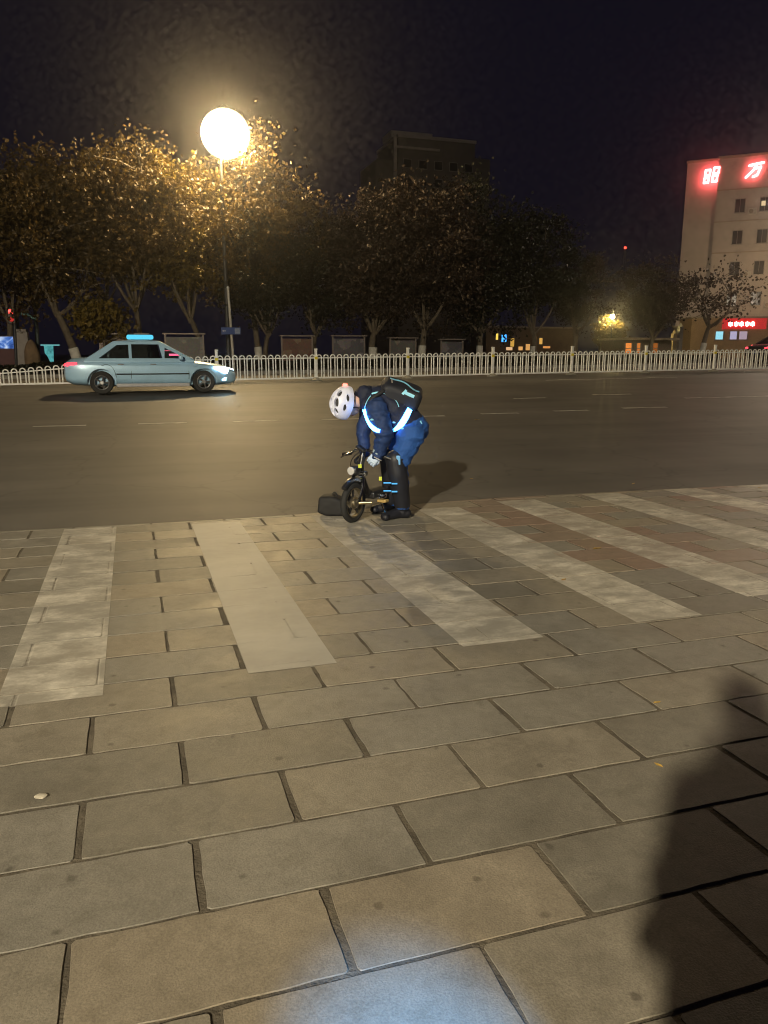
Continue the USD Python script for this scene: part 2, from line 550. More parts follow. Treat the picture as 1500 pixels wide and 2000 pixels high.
def seen(u, v):
    p = W(u, v)
    p[2] = zpav(p[0], p[1])
    d = p - CAM
    w = d @ _R
    if w < 0.3:
        return False
    x, y = CX + F * d[0] / w, CY - F * (d @ _U) / w
    return -160 < x < 1660 and 900 < y < 2120


rng = np.random.default_rng(3)
rest = []
count = 0
for j in range(-24, 18):
    v0 = V0 + j * PV
    off = U0 if (j % 2 == 0) else U0 + 0.3085
    for i in range(-22, 26):
        u0 = off + i * PU
        m = slab_mesh(u0, u0 + PU, v0, v0 + PV, rng)
        cu, cv = u0 + PU / 2, v0 + PV / 2
        k = rng.integers(0, 12)
        if m is None:
            continue
        vis = seen(cu, cv)
        dist_red = ((cu - 3.55) / 0.75) ** 2 + ((cv - 5.0) / 2.4) ** 2
        red = (3.0 < cu + 0.12 * math.sin(cv * 5) < 4.15 and 4.0 < cv and rng.random() < 0.8) or (cu < -1.7 and cv > 4.6 and rng.random() < 0.6) or (cu > 5.0 and rng.random() < 0.25)
        if vis and count < 300:
            mat = RED_SLABS[k % 2] if red else SLABS[[0, 0, 0, 1, 1, 1, 2, 2, 3, 3, 0, 1][k]]
            obj('paving_slab', m, mat, PAV)
            count += 1
        else:
            rest.append(m)
obj('paving_slabs_beyond', cat(*rest), SLABS[0], PAV, kind='stuff')

# crosswalk stripes: thin worn paint on the slabs
def strip_sheet(u0, u1, v0, v1, zf, lift, n=(3, 14), skew=0.0):
    a, b = np.meshgrid(np.linspace(0, 1, n[0]), np.linspace(0, 1, n[1]), indexing='ij')
    U_, V_ = u0 + a * (u1 - u0) + skew * b, v0 + b * (v1 - v0)
    p = U_[..., None] * EU + V_[..., None] * EV
    p[..., 2] = zf(U_, V_, p) + lift
    q_ = [[i * n[1] + j, (i + 1) * n[1] + j, (i + 1) * n[1] + j + 1, i * n[1] + j + 1] for i in range(n[0] - 1) for j in range(n[1] - 1)]
    q_ = np.array(q_)
    return trimesh.Trimesh(p.reshape(-1, 3), np.vstack([q_[:, [0, 1, 2]], q_[:, [0, 2, 3]]]), process=False)


zp = lambda U_, V_, p: zpav(p[..., 0], p[..., 1])
stripes = [(-0.60, -0.195, 3.12, 6.56, PAINT_WORN[0], 'yellowish worn white crosswalk stripe, leftmost in the photo'),
           (0.41, 0.815, 3.17, 6.50, PAINT_FULL, 'smooth pale grey crosswalk stripe with clean edges under the street lamp sheen'),
           (1.455, 1.90, 3.19, 6.60, PAINT_WORN[0], 'worn white crosswalk stripe starting at the black bag and front wheel'),
           (2.50, 2.93, 3.25, 6.62, PAINT_WORN[0], 'patchy white crosswalk stripe just right of the bending person'),
           (3.43, 3.87, 3.45, 6.80, PAINT_WORN[0], 'long thin worn crosswalk stripe running into the right picture edge beside red slabs'),
           (4.50, 4.95, 4.2, 6.92, PAINT_WORN[0], 'faint broken crosswalk stripe between red slabs on the right'),
           (5.58, 6.02, 4.6, 6.96, PAINT_WORN[0], 'short pale crosswalk stripe by the kerb near the right edge'),
           (6.62, 7.06, 4.9, 6.97, PAINT_WORN[0], 'farthest crosswalk stripe, cut by the right picture edge at the kerb')]
for u0, u1, v0, v1, mt, lab in stripes:
    area, bits = sbox(u0, v0, u1, v1), [strip_sheet(u0, u1, v0, v1, zp, -0.0022)]
    for top, layer in SLAB_TOPS:
        g = top.buffer(0.009 if mt == PAINT_FULL else 0.005, join_style='mitre').intersection(area)
        if g.is_empty or g.geom_type != 'Polygon' or g.area < 0.001:
            continue
        ring = np.array(g.exterior.coords)[:-1]
        c = np.vstack([ring, ring.mean(0)])
        k = len(ring)
        bits.append(trimesh.Trimesh(layer(c, 0.0018), np.array([[k, i, (i + 1) % k] if g.exterior.is_ccw else [k, (i + 1) % k, i] for i in range(k)]), process=False))
    obj('crosswalk_stripe', cat(*bits), mt, label=lab, cat='road marking')

# lane dashes on the road
zr = lambda U_, V_, p: zroad(U_, V_)
dashes = [((65, 833), (168, 832)), ((270, 828.5), (365, 826)), ((455, 824), (550, 822)), ((628, 820), (735, 817.5)), ((795, 814.5), (868, 812.5)), ((940, 809), (1012, 807)), ((1082, 803.5), (1148, 801.5)), ((1218, 798), (1300, 795)),
          ((1005, 779), (1065, 777)), ((1160, 772), (1230, 769.5))]
dash_lab = ['faint lane dash nearest the left picture edge, left of the taxi wheels', 'faint white lane dash on the road below the middle of the taxi', 'clear white lane dash between the taxi nose and the white helmet', 'white lane dash running up to the white helmet from the left',
            'white lane dash starting at the bending person\'s hip', 'second faint lane dash to the right of the bending person', 'third faint lane dash to the right of the bending person', 'fourth near lane dash right of the person, closest to the right picture edge',
            'left one of two faint dashes on the far half of the road', 'right one of two faint dashes on the far half of the road']
for k, (a, b) in enumerate(dashes):
    A, B = uv(on_road(*a)), uv(on_road(*b))
    vm = 0.5 * (A[1] + B[1])
    obj('lane_dash', strip_sheet(A[0], B[0], vm - 0.065, vm + 0.065, zr, 0.006, (8, 2)), PAINT_LANE,
        label=dash_lab[k], cat='road marking', group='near lane dashes' if k < 8 else 'far lane dashes')
for a, b, lab in [((1335, 777.5), (1620, 771), 'solid white lane line on the road at the right edge of the photo'), ((1060, 742), (1330, 738), 'pale faded line on the road right below the white fence')]:
    A, B = uv(on_road(*a)), uv(on_road(*b))
    vm = 0.5 * (A[1] + B[1])
    obj('lane_line', strip_sheet(A[0], B[0], vm - 0.06, vm + 0.06, zr, 0.006, (12, 2)), PAINT_LANE, label=lab, cat='road marking')

# far side of the road
ku = np.concatenate([np.linspace(-160, -20, 8), np.linspace(-18, 60, 40), np.linspace(70, 200, 8)])
obj('far_verge', grid(ku, np.array([V_FARKERB, V_FARKERB + 0.3, V_FARKERB + 3, 45, 70, 120, 260]), lambda u, v: zfence(u) + 0.13 + 0 * v), SOIL, kind='structure')
kerb = grid(ku, np.array([V_FARKERB - 0.16, V_FARKERB - 0.14, V_FARKERB]), lambda u, v: zfence(u) + np.where(v < V_FARKERB - 0.15, -0.05, 0.135))
obj('far_kerb', kerb, KERBSTONE, kind='structure')

# ------------------------------------------------------------------ white road fence
FENCE_PAINT = M('fence_paint', (0.80, 0.81, 0.80), 0.45, var=0.12, scale=6)
POST_PAINT = M('post_paint', (0.82, 0.82, 0.81), 0.45, var=0.12, scale=6)
BAND_YELLOW = M('reflector_yellow', (0.75, 0.62, 0.04), 0.4, var=0)
SLOPE = (_zf1 - _zf0) / (_uf1 - U_FENCE0)
NLOOP = 14


def loop_mesh(h, w=0.14, r=0.02):
    a = np.linspace(0, np.pi, 9)
    arch = [(-w / 2 * math.cos(t), 0, h - w / 2 + w / 2 * math.sin(t)) for t in a]
    return tube([(-w / 2, 0, 0.10)] + arch + [(w / 2, 0, 0.10)], r, 6)


def bx_skew(x0, x1, z0, z1, sy, sz):
    m = trimesh.creation.box([x1 - x0, sy, sz])
    v = m.vertices.copy()
    f = (v[:, 0] / (x1 - x0) + 0.5)
    v[:, 2] += z0 + (z1 - z0) * f
    v[:, 0] += (x0 + x1) / 2
    m.vertices = v
    return m


H = 0.80
FENCE = thing('road_fence', 'white looped metal road fence with square posts running along the whole road', 'fence')
T_F = np.eye(4)
T_F[:3, :3] = np.stack([EU, EV, [0, 0, 1]], 1)


def fence_at(m, n):
    p_ = W(U_FENCE0 + n * PANEL, V_FENCE)
    p_[2] = float(zfence(U_FENCE0 + n * PANEL))
    T_ = T_F.copy()
    T_[:3, 3] = p_
    m.apply_transform(T_)
    return m


for n in range(-4, 9):
    h0, h1 = {-4: (0.40, 0.47), -3: (0.47, 0.68), -2: (0.68, H)}.get(n, (H, H))
    e = 0.05
    hz = lambda x: h0 + (h1 - h0) * x / PANEL - 0.095 + SLOPE * x
    rails = cat(bx_skew(e, PANEL - e, 0.085 + SLOPE * e, 0.085 + SLOPE * (PANEL - e), 0.045, 0.05), bx_skew(e, PANEL - e, hz(e), hz(PANEL - e), 0.026, 0.034))
    pn = obj('panel', fence_at(rails, n), FENCE_PAINT, FENCE, **({'label': 'end panels sloping down to the left'} if n < -2 else {}))
    for i in range(NLOOP):
        x = (i + 0.5) * PANEL / NLOOP
        m = loop_mesh(h0 + (h1 - h0) * x / PANEL)
        m.apply_translation([x, 0, SLOPE * x])
        obj('picket_loop', fence_at(m, n), FENCE_PAINT, pn, smooth=40)
for n in range(-3, 9):
    hp0 = 0.66 if n == -3 else 0.92
    ps = obj('post', fence_at(cat(rbox((0, 0, 0.04 + hp0 / 2), (0.085, 0.085, hp0), 0.012), rbox((0, 0, hp0 + 0.055), (0.1, 0.1, 0.04), 0.012)), n), POST_PAINT, FENCE, smooth=35)
    obj('reflector_band', fence_at(bx(0, 0, hp0 - 0.22, 0.094, 0.094, 0.085), n), BAND_YELLOW, ps)
    b = trimesh.creation.revolve(np.array([(0.0, 0.0), (0.19, 0.0), (0.19, 0.03), (0.13, 0.06), (0.07, 0.10), (0.0, 0.10)]), sections=10)
    obj('post_base', fence_at(b, n), M('post_base', (0.33, 0.31, 0.26), 0.7), ps, smooth=30)

# ------------------------------------------------------------------ street lamps
POLE_GREY = M('pole_grey', (0.05, 0.052, 0.055), 0.5, 0.3, var=0.1)


def street_lamp(base, globe, rad, strength, label, col=(1.0, 0.72, 0.34), cut=True):
    """A tapered pole with a short arm, a round lit glass and a metal hood above it."""
    t = thing('street_lamp', label, 'street lamp')
    b, g = np.asarray(base, float), np.asarray(globe, float)
    top = np.array([b[0], b[1], g[2] + 0.35])
    obj('pole', tube([b, b + (top - b) * 0.35, top], [0.10, 0.085, 0.055], 12), POLE_GREY, t, smooth=40)
    obj('base_plate', cat(bx(b[0], b[1], b[2] + 0.015, 0.4, 0.4, 0.03), cyl(b + [0, 0, 0.03], b + [0, 0, 0.5], 0.13, 12)), POLE_GREY, t, smooth=40)
    d = g - top
    d[2] = 0
    if np.linalg.norm(d) > 0.05:
        obj('arm', tube(spline([top - [0, 0, 0.3], top + d * 0.4 + [0, 0, 0.12], g + [0, 0, rad + 0.12]], 10), 0.04, 8), POLE_GREY, t, smooth=40)
    hood = trimesh.creation.revolve(np.array([(0.0, 0.12), (0.07, 0.11), (0.2, 0.02), (0.24, -0.05), (0.2, -0.05), (0.0, 0.0)]), sections=20)
    hood.apply_translation(g + [0, 0, rad * 0.95 + 0.02])
    obj('hood', hood, POLE_GREY, t, smooth=40)
    gl = ball(g, (rad, rad, rad * 0.95), 3 if rad > 0.5 else 1)
    if rad < 0.5:
        obj('lit_globe', gl, glow(f'lamp_glass_{int(strength)}', col, strength), t, smooth=True)
        return t
    name = '/World/Looks/glare_globe'
    usdkit.material(stage, name, {'t': ('transparent_bsdf', {}), 'e': ('emission', {'color': (1.0, 0.84, 0.55), 'strength': 5.0}), 'm': ('mix_closure', {'fac': 0.3})}, [('t.BSDF', 'm.closure1'), ('e.emission', 'm.closure2')], surface='m.closure')
    gp = obj('glare_globe', gl, name, t, smooth=True)  # oversized shell with its own emission, standing in for the bloom round the lamp
    obj('bulb', ball(g, (0.2, 0.2, 0.22), 1), glow('lamp_bulb', col, strength), gp, smooth=True)
    return t


V_LAMP = 33.3
GLOBE = at_v(440, 262, V_LAMP)
_lb = at_v(447, 700, V_LAMP + 0.5)
_lb[2] = float(zfence(uv(_lb)[0])) + 0.13
street_lamp(_lb, GLOBE, 0.98, FAR_LAMP, 'tall street lamp with a dazzling warm round light above the trees')
_sb = W(uv(at_v(1575, 700, V_LAMP))[0], V_LAMP)
_sb[2] = float(zfence(uv(_sb)[0])) + 0.13
street_lamp(_sb, _sb + [-0.6, -0.4, 9.0], 0.3, SIDE_LAMP, 'street lamp past the right picture edge lighting the building side', (1.0, 0.82, 0.62))
_nb = np.array([-5.6, -15.0, float(zpav(-5.6, -15.0))])
street_lamp(_nb, np.array([-5.3, -14.6, 9.3]), 0.3, NEAR_LAMP * 1.04, 'street lamp standing on the pavement behind the viewpoint', (1.0, 0.86, 0.60))

_cb = at_v(1548, 700, 60.0)
_cb[2] = float(zfence(uv(_cb)[0])) + 0.13
street_lamp(_cb, _cb + [-0.5, -0.6, 8.6], 0.3, SIDE_LAMP * 1.1, 'street lamp beside the corner shop, past the right picture edge', (1.0, 0.66, 0.34))

# ------------------------------------------------------------------ trees
BARK = M('bark_plane', (0.125, 0.10, 0.072), 0.85, var=0.4, scale=7, bump=0.7, bscale=18)
LIME = M('lime_wash', (0.62, 0.60, 0.55), 0.8, var=0.15, scale=6)
LEAF = {
    'amber': M('leaf_amber', (0.20, 0.125, 0.030), 0.55, var=0.35, scale=0.9, island=0.55, transl=0.3),
    'gold': M('leaf_gold', (0.30, 0.21, 0.035), 0.5, var=0.3, scale=0.9, island=0.5, transl=0.35),
    'brown': M('leaf_brown', (0.062, 0.036, 0.02), 0.6, var=0.35, scale=0.9, island=0.5, transl=0.25),
    'green': M('leaf_green', (0.030, 0.032, 0.013), 0.5, var=0.35, scale=0.9, island=0.5, transl=0.25)}


def leaves(centres, sizes, rg, long=1.25):
    """Bent, pointed leaves: four triangles each, all facing at random."""
    n = len(centres)
    a = rg.normal(size=(n, 3))
    a /= np.linalg.norm(a, axis=1, keepdims=True)
    b = rg.normal(size=(n, 3))
    b -= a * (a * b).sum(1, keepdims=True)
    b /= np.linalg.norm(b, axis=1, keepdims=True)
    c = np.cross(a, b)
    s = np.asarray(sizes)[:, None]
    base, tip = centres - a * s * 0.5 * long, centres + a * s * 0.5 * long
    l, r = centres + b * s * 0.5 + c * s * 0.14, centres - b * s * 0.5 + c * s * 0.14
    V = np.stack([base, l, tip, r], 1).reshape(-1, 3)
    k = np.arange(n)[:, None] * 4
    Fm = np.vstack([k + [0, 1, 2], k + [0, 2, 3]])
    return trimesh.Trimesh(V, Fm, process=False)


def tree(px, v, top, halfw, kind, label, n=4200, lean=0.0, bottom=0.42, cx=None, trunk_r=0.16, white=True, seed=0, forks=6, name='tree', size=(0.09, 0.17), group=None, px_of_crown=None):
    """px: where the trunk stands in the picture; top: the crown's height in metres; halfw: its half width in metres."""
    rg = np.random.default_rng(seed)
    n = int(n * (2.7 if size[0] == 0.09 else 1.6))
    base = at_v(px, 700, v)
    u = uv(base)[0]
    base[2] = float(zfence(u)) + 0.12
    t = thing(name, label, 'tree', group=group)
    topz = base[2] + top
    side = EU * lean * top * 0.35
    fork = base + side * 0.6 + np.array([0, 0, top * bottom * 0.8])
    crown_c = base + side + np.array([0, 0, top * (bottom + 1) / 2]) + (EU * cx if cx else 0)
    tr = [tube(spline([base, base + side * 0.22 + [rg.normal(0, .05), 0, top * bottom * 0.35], fork], 10), np.linspace(trunk_r, trunk_r * 0.68, 10), 9)]
    ends = []
    hh = top * (1 - bottom) / 2
    for k in range(forks):
        th = 2 * math.pi * (k + rg.uniform(0, 0.6)) / forks
        rr = halfw * rg.uniform(0.3, 0.75)
        e = crown_c + np.array([math.cos(th) * rr, math.sin(th) * rr, rg.uniform(-0.3, 0.75) * hh])
        mid = fork * 0.5 + e * 0.5 + np.array([rg.normal(0, .25), rg.normal(0, .25), -0.12 * hh])
        path = spline([fork - [0, 0, 0.2], mid, e], 9)
        tr.append(tube(path, np.linspace(trunk_r * 0.5, 0.025, 9), 6))
        ends += [path[4], path[6], path[8]]
        for q in range(3):
            i = rg.integers(3, 8)
            e2 = path[i] + rg.normal(0, 1, 3) * np.array([0.45, 0.45, 0.35]) * halfw * 0.8 + [0, 0, 0.2]
            tr.append(tube([path[i], (path[i] + e2) / 2 + rg.normal(0, .08, 3), e2], [trunk_r * 0.2, 0.03, 0.012], 5))
            ends += [e2, (path[i] + e2) / 2]
    obj('trunk', cat(*tr), BARK, t, smooth=50)
    if white:
        f1 = base + (spline([base, base + side * 0.22 + [0, 0, top * bottom * 0.35], fork], 10)[3] - base) * (1.0 / max(0.6, top * bottom * 0.8 * 0.33))
        obj('whitewashed_base', tube([base + [0, 0, 0.0], f1], trunk_r + 0.012, 12), LIME, t, smooth=50)
    ends = np.array(ends)
    # leaf clumps: round limb ends plus clumps all over the crown's shell, gaps between
    nc = max(40, n // 120)
    d = rg.normal(size=(nc, 3))
    d /= np.linalg.norm(d, axis=1, keepdims=True)
    sh = crown_c + d * np.array([halfw, halfw, hh]) * (rg.uniform(0.35, 1.0, (nc, 1)) ** 0.6) * (0.5 + 1.0 * meshkit.fbm(d * 1.3 + seed * 3.1, 3, seed)[:, None])
    cl = np.vstack([sh, ends])
    cl = cl[cl[:, 2] > base[2] + top * bottom * 0.72]
    w = rg.gamma(1.6, 1.0, len(cl))
    pick = rg.choice(len(cl), n, p=w / w.sum())
    spread = rg.uniform(0.20, 0.52, len(cl))[pick][:, None]
    P_ = cl[pick] + rg.normal(size=(n, 3)) * spread * np.array([1, 1, 0.7]) * max(0.6, halfw / 2.6)
    obj('crown', leaves(P_, rg.uniform(size[0], size[1], n), rg), LEAF[kind], t)
    return t


def zt(px, py, v):
    """Height above the verge of picture row py at depth v."""
    p = at_v(px, py, v)
    return p[2] - (float(zfence(uv(p)[0])) + 0.12)


tree(18, 36.5, zt(20, 330, 36.5), 2.6, 'brown', 'dark brown leafed tree behind the red signal at the left edge', 4200, 0.1, 0.34, seed=1)
tree(157, 35.0, zt(150, 300, 35), 2.7, 'amber', 'leaning whitewashed tree with russet leaves left of the taxi sign', 5000, -0.42, 0.36, trunk_r=0.19, seed=2)
tree(68, 39.5, zt(70, 330, 39.5), 2.2, 'brown', 'slim tree behind the stone gate pillar', 3000, 0.1, 0.4, trunk_r=0.11, white=False, seed=3)
tree(283, 35.5, zt(280, 275, 35.5), 2.9, 'amber', 'tall forked tree behind the taxi roof with brown and yellow leaves', 6200, -0.12, 0.36, trunk_r=0.15, seed=4)
tree(237, 39, zt(237, 300, 39), 2.4, 'brown', 'slender pale trunked tree between the leaning and the forked tree', 3400, -0.25, 0.4, trunk_r=0.12, white=False, seed=5)
tree(402, 36.2, zt(400, 285, 36.2), 2.3, 'gold', 'brightest golden tree directly under the street lamp', 5600, -0.3, 0.3, trunk_r=0.15, seed=6)
tree(508, 35.4, zt(510, 262, 35.4), 2.9, 'amber', 'golden brown tree right of the street lamp with a dark lower crown', 6000, -0.12, 0.30, trunk_r=0.16, seed=7)
tree(520, 34.6, zt(520, 405, 34.6), 2.2, 'green', 'lower dark green tree in front of the golden tree, right of the name post', 4400, 0.1, 0.30, trunk_r=0.13, white=False, seed=8)
tree(612, 37.5, zt(610, 420, 37.5), 2.4, 'green', 'dark green tree above the first notice board right of the name post', 4200, 0.1, 0.3, trunk_r=0.13, white=False, seed=9)
tree(727, 35.2, zt(727, 385, 35.2), 3.0, 'brown', 'dark forked whitewashed tree between the middle notice boards', 5200, 0.05, 0.28, trunk_r=0.2, seed=10)
tree(822, 35.2, zt(822, 355, 35.2), 3.2, 'brown', 'tallest dark brown tree in the middle with a wide crown', 6000, 0.1, 0.28, trunk_r=0.18, seed=11)
tree(935, 36.5, zt(935, 370, 36.5), 3.0, 'green', 'wide dark tree left of the small blue light', 5200, 0.05, 0.26, trunk_r=0.16, seed=12)
tree(1040, 38, zt(1040, 400, 38), 2.7, 'green', 'dark rounded tree above the small orange lights', 4400, 0.0, 0.26, trunk_r=0.15, seed=13)
tree(1120, 47, zt(1120, 480, 47), 2.4, 'brown', 'distant dark tree left of the bright yellow shrub', 2600, 0.0, 0.32, trunk_r=0.15, white=False, seed=14)
tree(1272, 44, zt(1270, 500, 44), 2.5, 'brown', 'broad dark tree above the orange lit kiosk', 3000, 0.0, 0.28, trunk_r=0.17, white=False, seed=15)
tree(1368, 36.0, zt(1375, 520, 36), 2.6, 'brown', 'sparse leaning whitewashed tree in front of the red shop sign', 420, 0.4, 0.5, trunk_r=0.15, seed=16)
tree(206, 34.6, zt(206, 585, 34.6), 1.0, 'gold', 'small round yellow tree glowing above the taxi tail', 1500, 0.0, 0.62, trunk_r=0.06, white=False, seed=18, size=(0.12, 0.2))
tree(1158, 58, zt(1188, 612, 58), 1.5, 'gold', 'bright yellow lit shrub beside the dark kiosk', 1900, 0.6, 0.2, cx=0.8, trunk_r=0.08, white=False, seed=19, size=(0.14, 0.26))

# clipped hedge along the far kerb
rg = np.random.default_rng(44)
n = 15000
hu, hv = rg.uniform(-14, 30, n), rg.normal(33.9, 0.22, n)
hz = rg.uniform(0.05, 1, n) ** 0.6 * (0.42 + 0.06 * np.sin(hu * 1.7)) + 0.12
hp = hu[:, None] * EU + hv[:, None] * EV
hp[:, 2] = zfence(hu) + hz
obj('hedge', leaves(hp, rg.uniform(0.07, 0.14, n), rg), LEAF['green'], kind='stuff', label='low dark clipped hedge along the far kerb', cat='hedge')

# ------------------------------------------------------------------ notice boards
BOARD_FRAME = M('board_frame', (0.24, 0.20, 0.18), 0.5, 0.2)


def poster(name, c1, c2):
    path = f'/World/Looks/{name}'
    usdkit.material(stage, path, {'g': ('geometry', {}), 'v': ('voronoi_texture', {'scale': 2.6, 'metric': 'chebychev', 'randomness': 0.8}), 's': ('separate_color', {}), 'r': ('rgb_ramp', {'ramp': [(0, c1), (0.55, tuple(np.array(c1) * 0.8 + np.array(c2) * 0.2)), (0.8, c2)]}),
                                  'n': ('noise_texture', {'scale': 12.0}), 'm': ('mix', {'mix_type': 'overlay', 'fac': 0.5}), 'p': ('principled_bsdf', {'roughness': 0.4})},
                    [('g.position', 'v.vector'), ('v.color', 's.color'), ('s.r', 'r.fac'), ('r.color', 'm.color1'), ('n.color', 'm.color2'), ('g.position', 'n.vector'), ('m.color', 'p.base_color')], surface='p.BSDF')
    return path


P_RED, P_GREY, P_BLUE = poster('poster_red', (0.14, 0.07, 0.06), (0.24, 0.17, 0.13)), poster('poster_grey', (0.12, 0.115, 0.12), (0.24, 0.22, 0.20)), poster('poster_blue', (0.09, 0.09, 0.11), (0.22, 0.2, 0.22))
for x0, x1, top, pm, lab in [(192, 288, 653, P_RED, 'reddish notice board behind the taxi roof sign'), (320, 398, 653, P_GREY, 'grey notice board left of the street name post'), (548, 611, 657, P_RED, 'reddish brown notice board left of the helmet'),
                             (648, 713, 657, P_BLUE, 'grey blue notice board left of the forked tree'), (760, 813, 661, P_GREY, 'notice board with pale prints right of the forked tree'), (860, 905, 664, P_BLUE, 'dim notice board farthest right in the row')]:
    v = 35.0
    a, b = at_v(x0, top, v), at_v(x1, top, v)
    gz = float(zfence(uv(a)[0])) + 0.13
    wd, h = np.linalg.norm((b - a)[:2]), a[2] - gz
    t = thing('notice_board', lab, 'notice board', (a[0], a[1], gz), -AZ)
    for x in (0.04, wd - 0.04):
        obj('post', bx(x, 0, h / 2, 0.07, 0.07, h), BOARD_FRAME, t)
    obj('display_panel', bx(wd / 2, 0, h * 0.58, wd - 0.155, 0.05, h * 0.70), pm, t)
    obj('roof_ledge', bx(wd / 2, 0, h + 0.03, wd + 0.14, 0.3, 0.055), BOARD_FRAME, t)
    obj('bottom_rail', bx(wd / 2, 0, h * 0.19, wd - 0.155, 0.06, 0.06), BOARD_FRAME, t)

# street name post
SIGN_BLUE = M('sign_blue', (0.03, 0.07, 0.26), 0.35, var=0.05)
SIGN_WHITE = M('sign_white', (0.6, 0.62, 0.65), 0.4, var=0.05)
v = 32.75
b = at_v(456, 690, v)
b[2] = float(zfence(uv(b)[0])) + 0.13
top = at_v(445, 562, v)
t = thing('street_name_post', 'white post carrying a blue street name plate behind the fence', 'sign post')
obj('post', cyl(b, top, 0.055, 12), M('name_post_paint', (0.5, 0.48, 0.44), 0.45), t, smooth=40)
obj('post_cap', ball(top, 0.062, 2), SIGN_WHITE, t, smooth=True)
c = at_v(450.5, 646.5, v)
R3 = np.stack([EU, EV, [0, 0, 1]], 1)
plate = obj('name_plate', rbox(c - EV * 0.075, (0.80, 0.03, 0.29), 0.012, R3), SIGN_BLUE, t, smooth=30)
arrow = unary_union([sbox(-0.33, -0.012, -0.2, 0.012), Polygon([(-0.36, 0), (-0.3, 0.04), (-0.3, -0.04)])])
am = cat(*[prism(g, 0, 0.004) for g in getattr(arrow, 'geoms', [arrow])])
T = np.eye(4)
T[:3, :3] = np.stack([EU, np.array([0, 0, 1.0]), -EV], 1)
T[:3, 3] = c - EV * 0.0905
am.apply_transform(T)
obj('arrow', am, SIGN_WHITE, plate)
pale = prism(sbox(0.16, -0.11, 0.37, 0.11), 0, 0.004)
pale.apply_transform(T)
obj('pale_field', pale, M('sign_pale', (0.22, 0.27, 0.42), 0.4, var=0.3, scale=14), plate)

# ------------------------------------------------------------------ things at the left edge beyond the road
v = 36.0
gz = lambda p: float(zfence(uv(p)[0])) + 0.12
b = at_v(29, 690, v)
b[2] = gz(b)
t = thing('traffic_signal', 'red pedestrian signal on a pole above the stone pillar at the left edge', 'traffic light')
top = at_v(27, 604, v)
obj('pole', cyl(b, top, 0.06, 10), POLE_GREY, t, smooth=40)
hc = at_v(23, 617, v) - EV * 0.12
hs = obj('housing', rbox(hc, (0.27, 0.18, 0.66), 0.03, R3), M('signal_black', (0.05, 0.03, 0.03), 0.5, var=0), t, smooth=35)
for dz, st in ((0.16, 5.0), (-0.14, 0.5)):
    q = hc + [0, 0, dz] - EV * 0.092
    obj('lamp_lens', cyl(q + EV * 0.01, q - EV * 0.015, 0.1, 16), glow(f'signal_red_{int(st*10)}', (1.0, 0.06, 0.05), st), hs)
    obj('visor', tube([q - EV * 0.01 + [0, 0, 0.105], q - EV * 0.12 + [0, 0, 0.115]], 0.035, 6), M('signal_black', 0, 0), hs)

STONE_GATE = M('gate_stone', (0.30, 0.27, 0.255), 0.8, var=0.2, scale=3, bump=0.4, bscale=12)
a, b = at_v(28, 648, v), at_v(53, 648, v)
g0 = gz(a)
t = thing('gate_pillar', 'grey stone gate pillar under the red signal', 'pillar', (a[0], a[1], g0), -AZ)
w_, h_ = np.linalg.norm((b - a)[:2]), a[2] - g0
obj('shaft', rbox((w_ / 2, 0.3, h_ / 2), (w_, 0.6, h_), 0.02), STONE_GATE, t, smooth=30)
obj('capstone', rbox((0.24, 0.3, h_ + 0.06), (0.44, 0.66, 0.115), 0.02), STONE_GATE, t, smooth=30)
ROCK = M('rock_brown', (0.22, 0.15, 0.09), 0.9, var=0.35, scale=3, bump=0.6, bscale=8)
p = at_v(62, 690, v)
m = trimesh.creation.icosphere(3, 1.0)
m.vertices *= 1 + 0.35 * (meshkit.fbm(m.vertices * 1.4 + 9, 4)[:, None] - 0.5)
m.apply_scale([0.3, 0.3, 0.85])
m.apply_translation([p[0], p[1], gz(p) + 0.55])
obj('standing_rock', m, ROCK, smooth=True, label='brown upright rock right of the stone gate pillar', cat='rock')
# lit screen on a dark red plinth
a, b = at_v(-30, 655, v), at_v(25.5, 655, v)
g0 = gz(a)
w_ = np.linalg.norm((b - a)[:2])
t = thing('light_box', 'blue and white lit picture screen on a dark red plinth, left edge', 'light box', (a[0], a[1], g0), -AZ)
zb, ztp = at_v(0, 682, v)[2] - g0, at_v(0, 656, v)[2] - g0
usdkit.material(stage, '/World/Looks/screen_blue', {'g': ('geometry', {}), 'n': ('noise_texture', {'scale': 1.9, 'detail': 3.0, 'distortion': 1.2}), 'r': ('rgb_ramp', {'ramp': [(0.35, (0.02, 0.05, 0.2)), (0.5, (0.08, 0.2, 0.6)), (0.62, (0.6, 0.75, 1.0))]}), 'e': ('emission', {'strength': 0.9})},
                [('g.position', 'n.vector'), ('n.fac', 'r.fac'), ('r.color', 'e.color')], surface='e.emission')
obj('plinth', bx(w_ / 2, 0.3, zb / 2, w_, 0.6, zb), M('plinth_red', (0.11, 0.045, 0.05), 0.7), t)
obj('casing', bx(w_ / 2, 0.3, (zb + ztp) / 2 + 0.003, w_ - 0.01, 0.36, ztp - zb), M('signal_black', 0, 0), t)
obj('screen', bx(w_ / 2, 0.112, (zb + ztp) / 2, w_ - 0.06, 0.012, ztp - zb - 0.06), '/World/Looks/screen_blue', t)
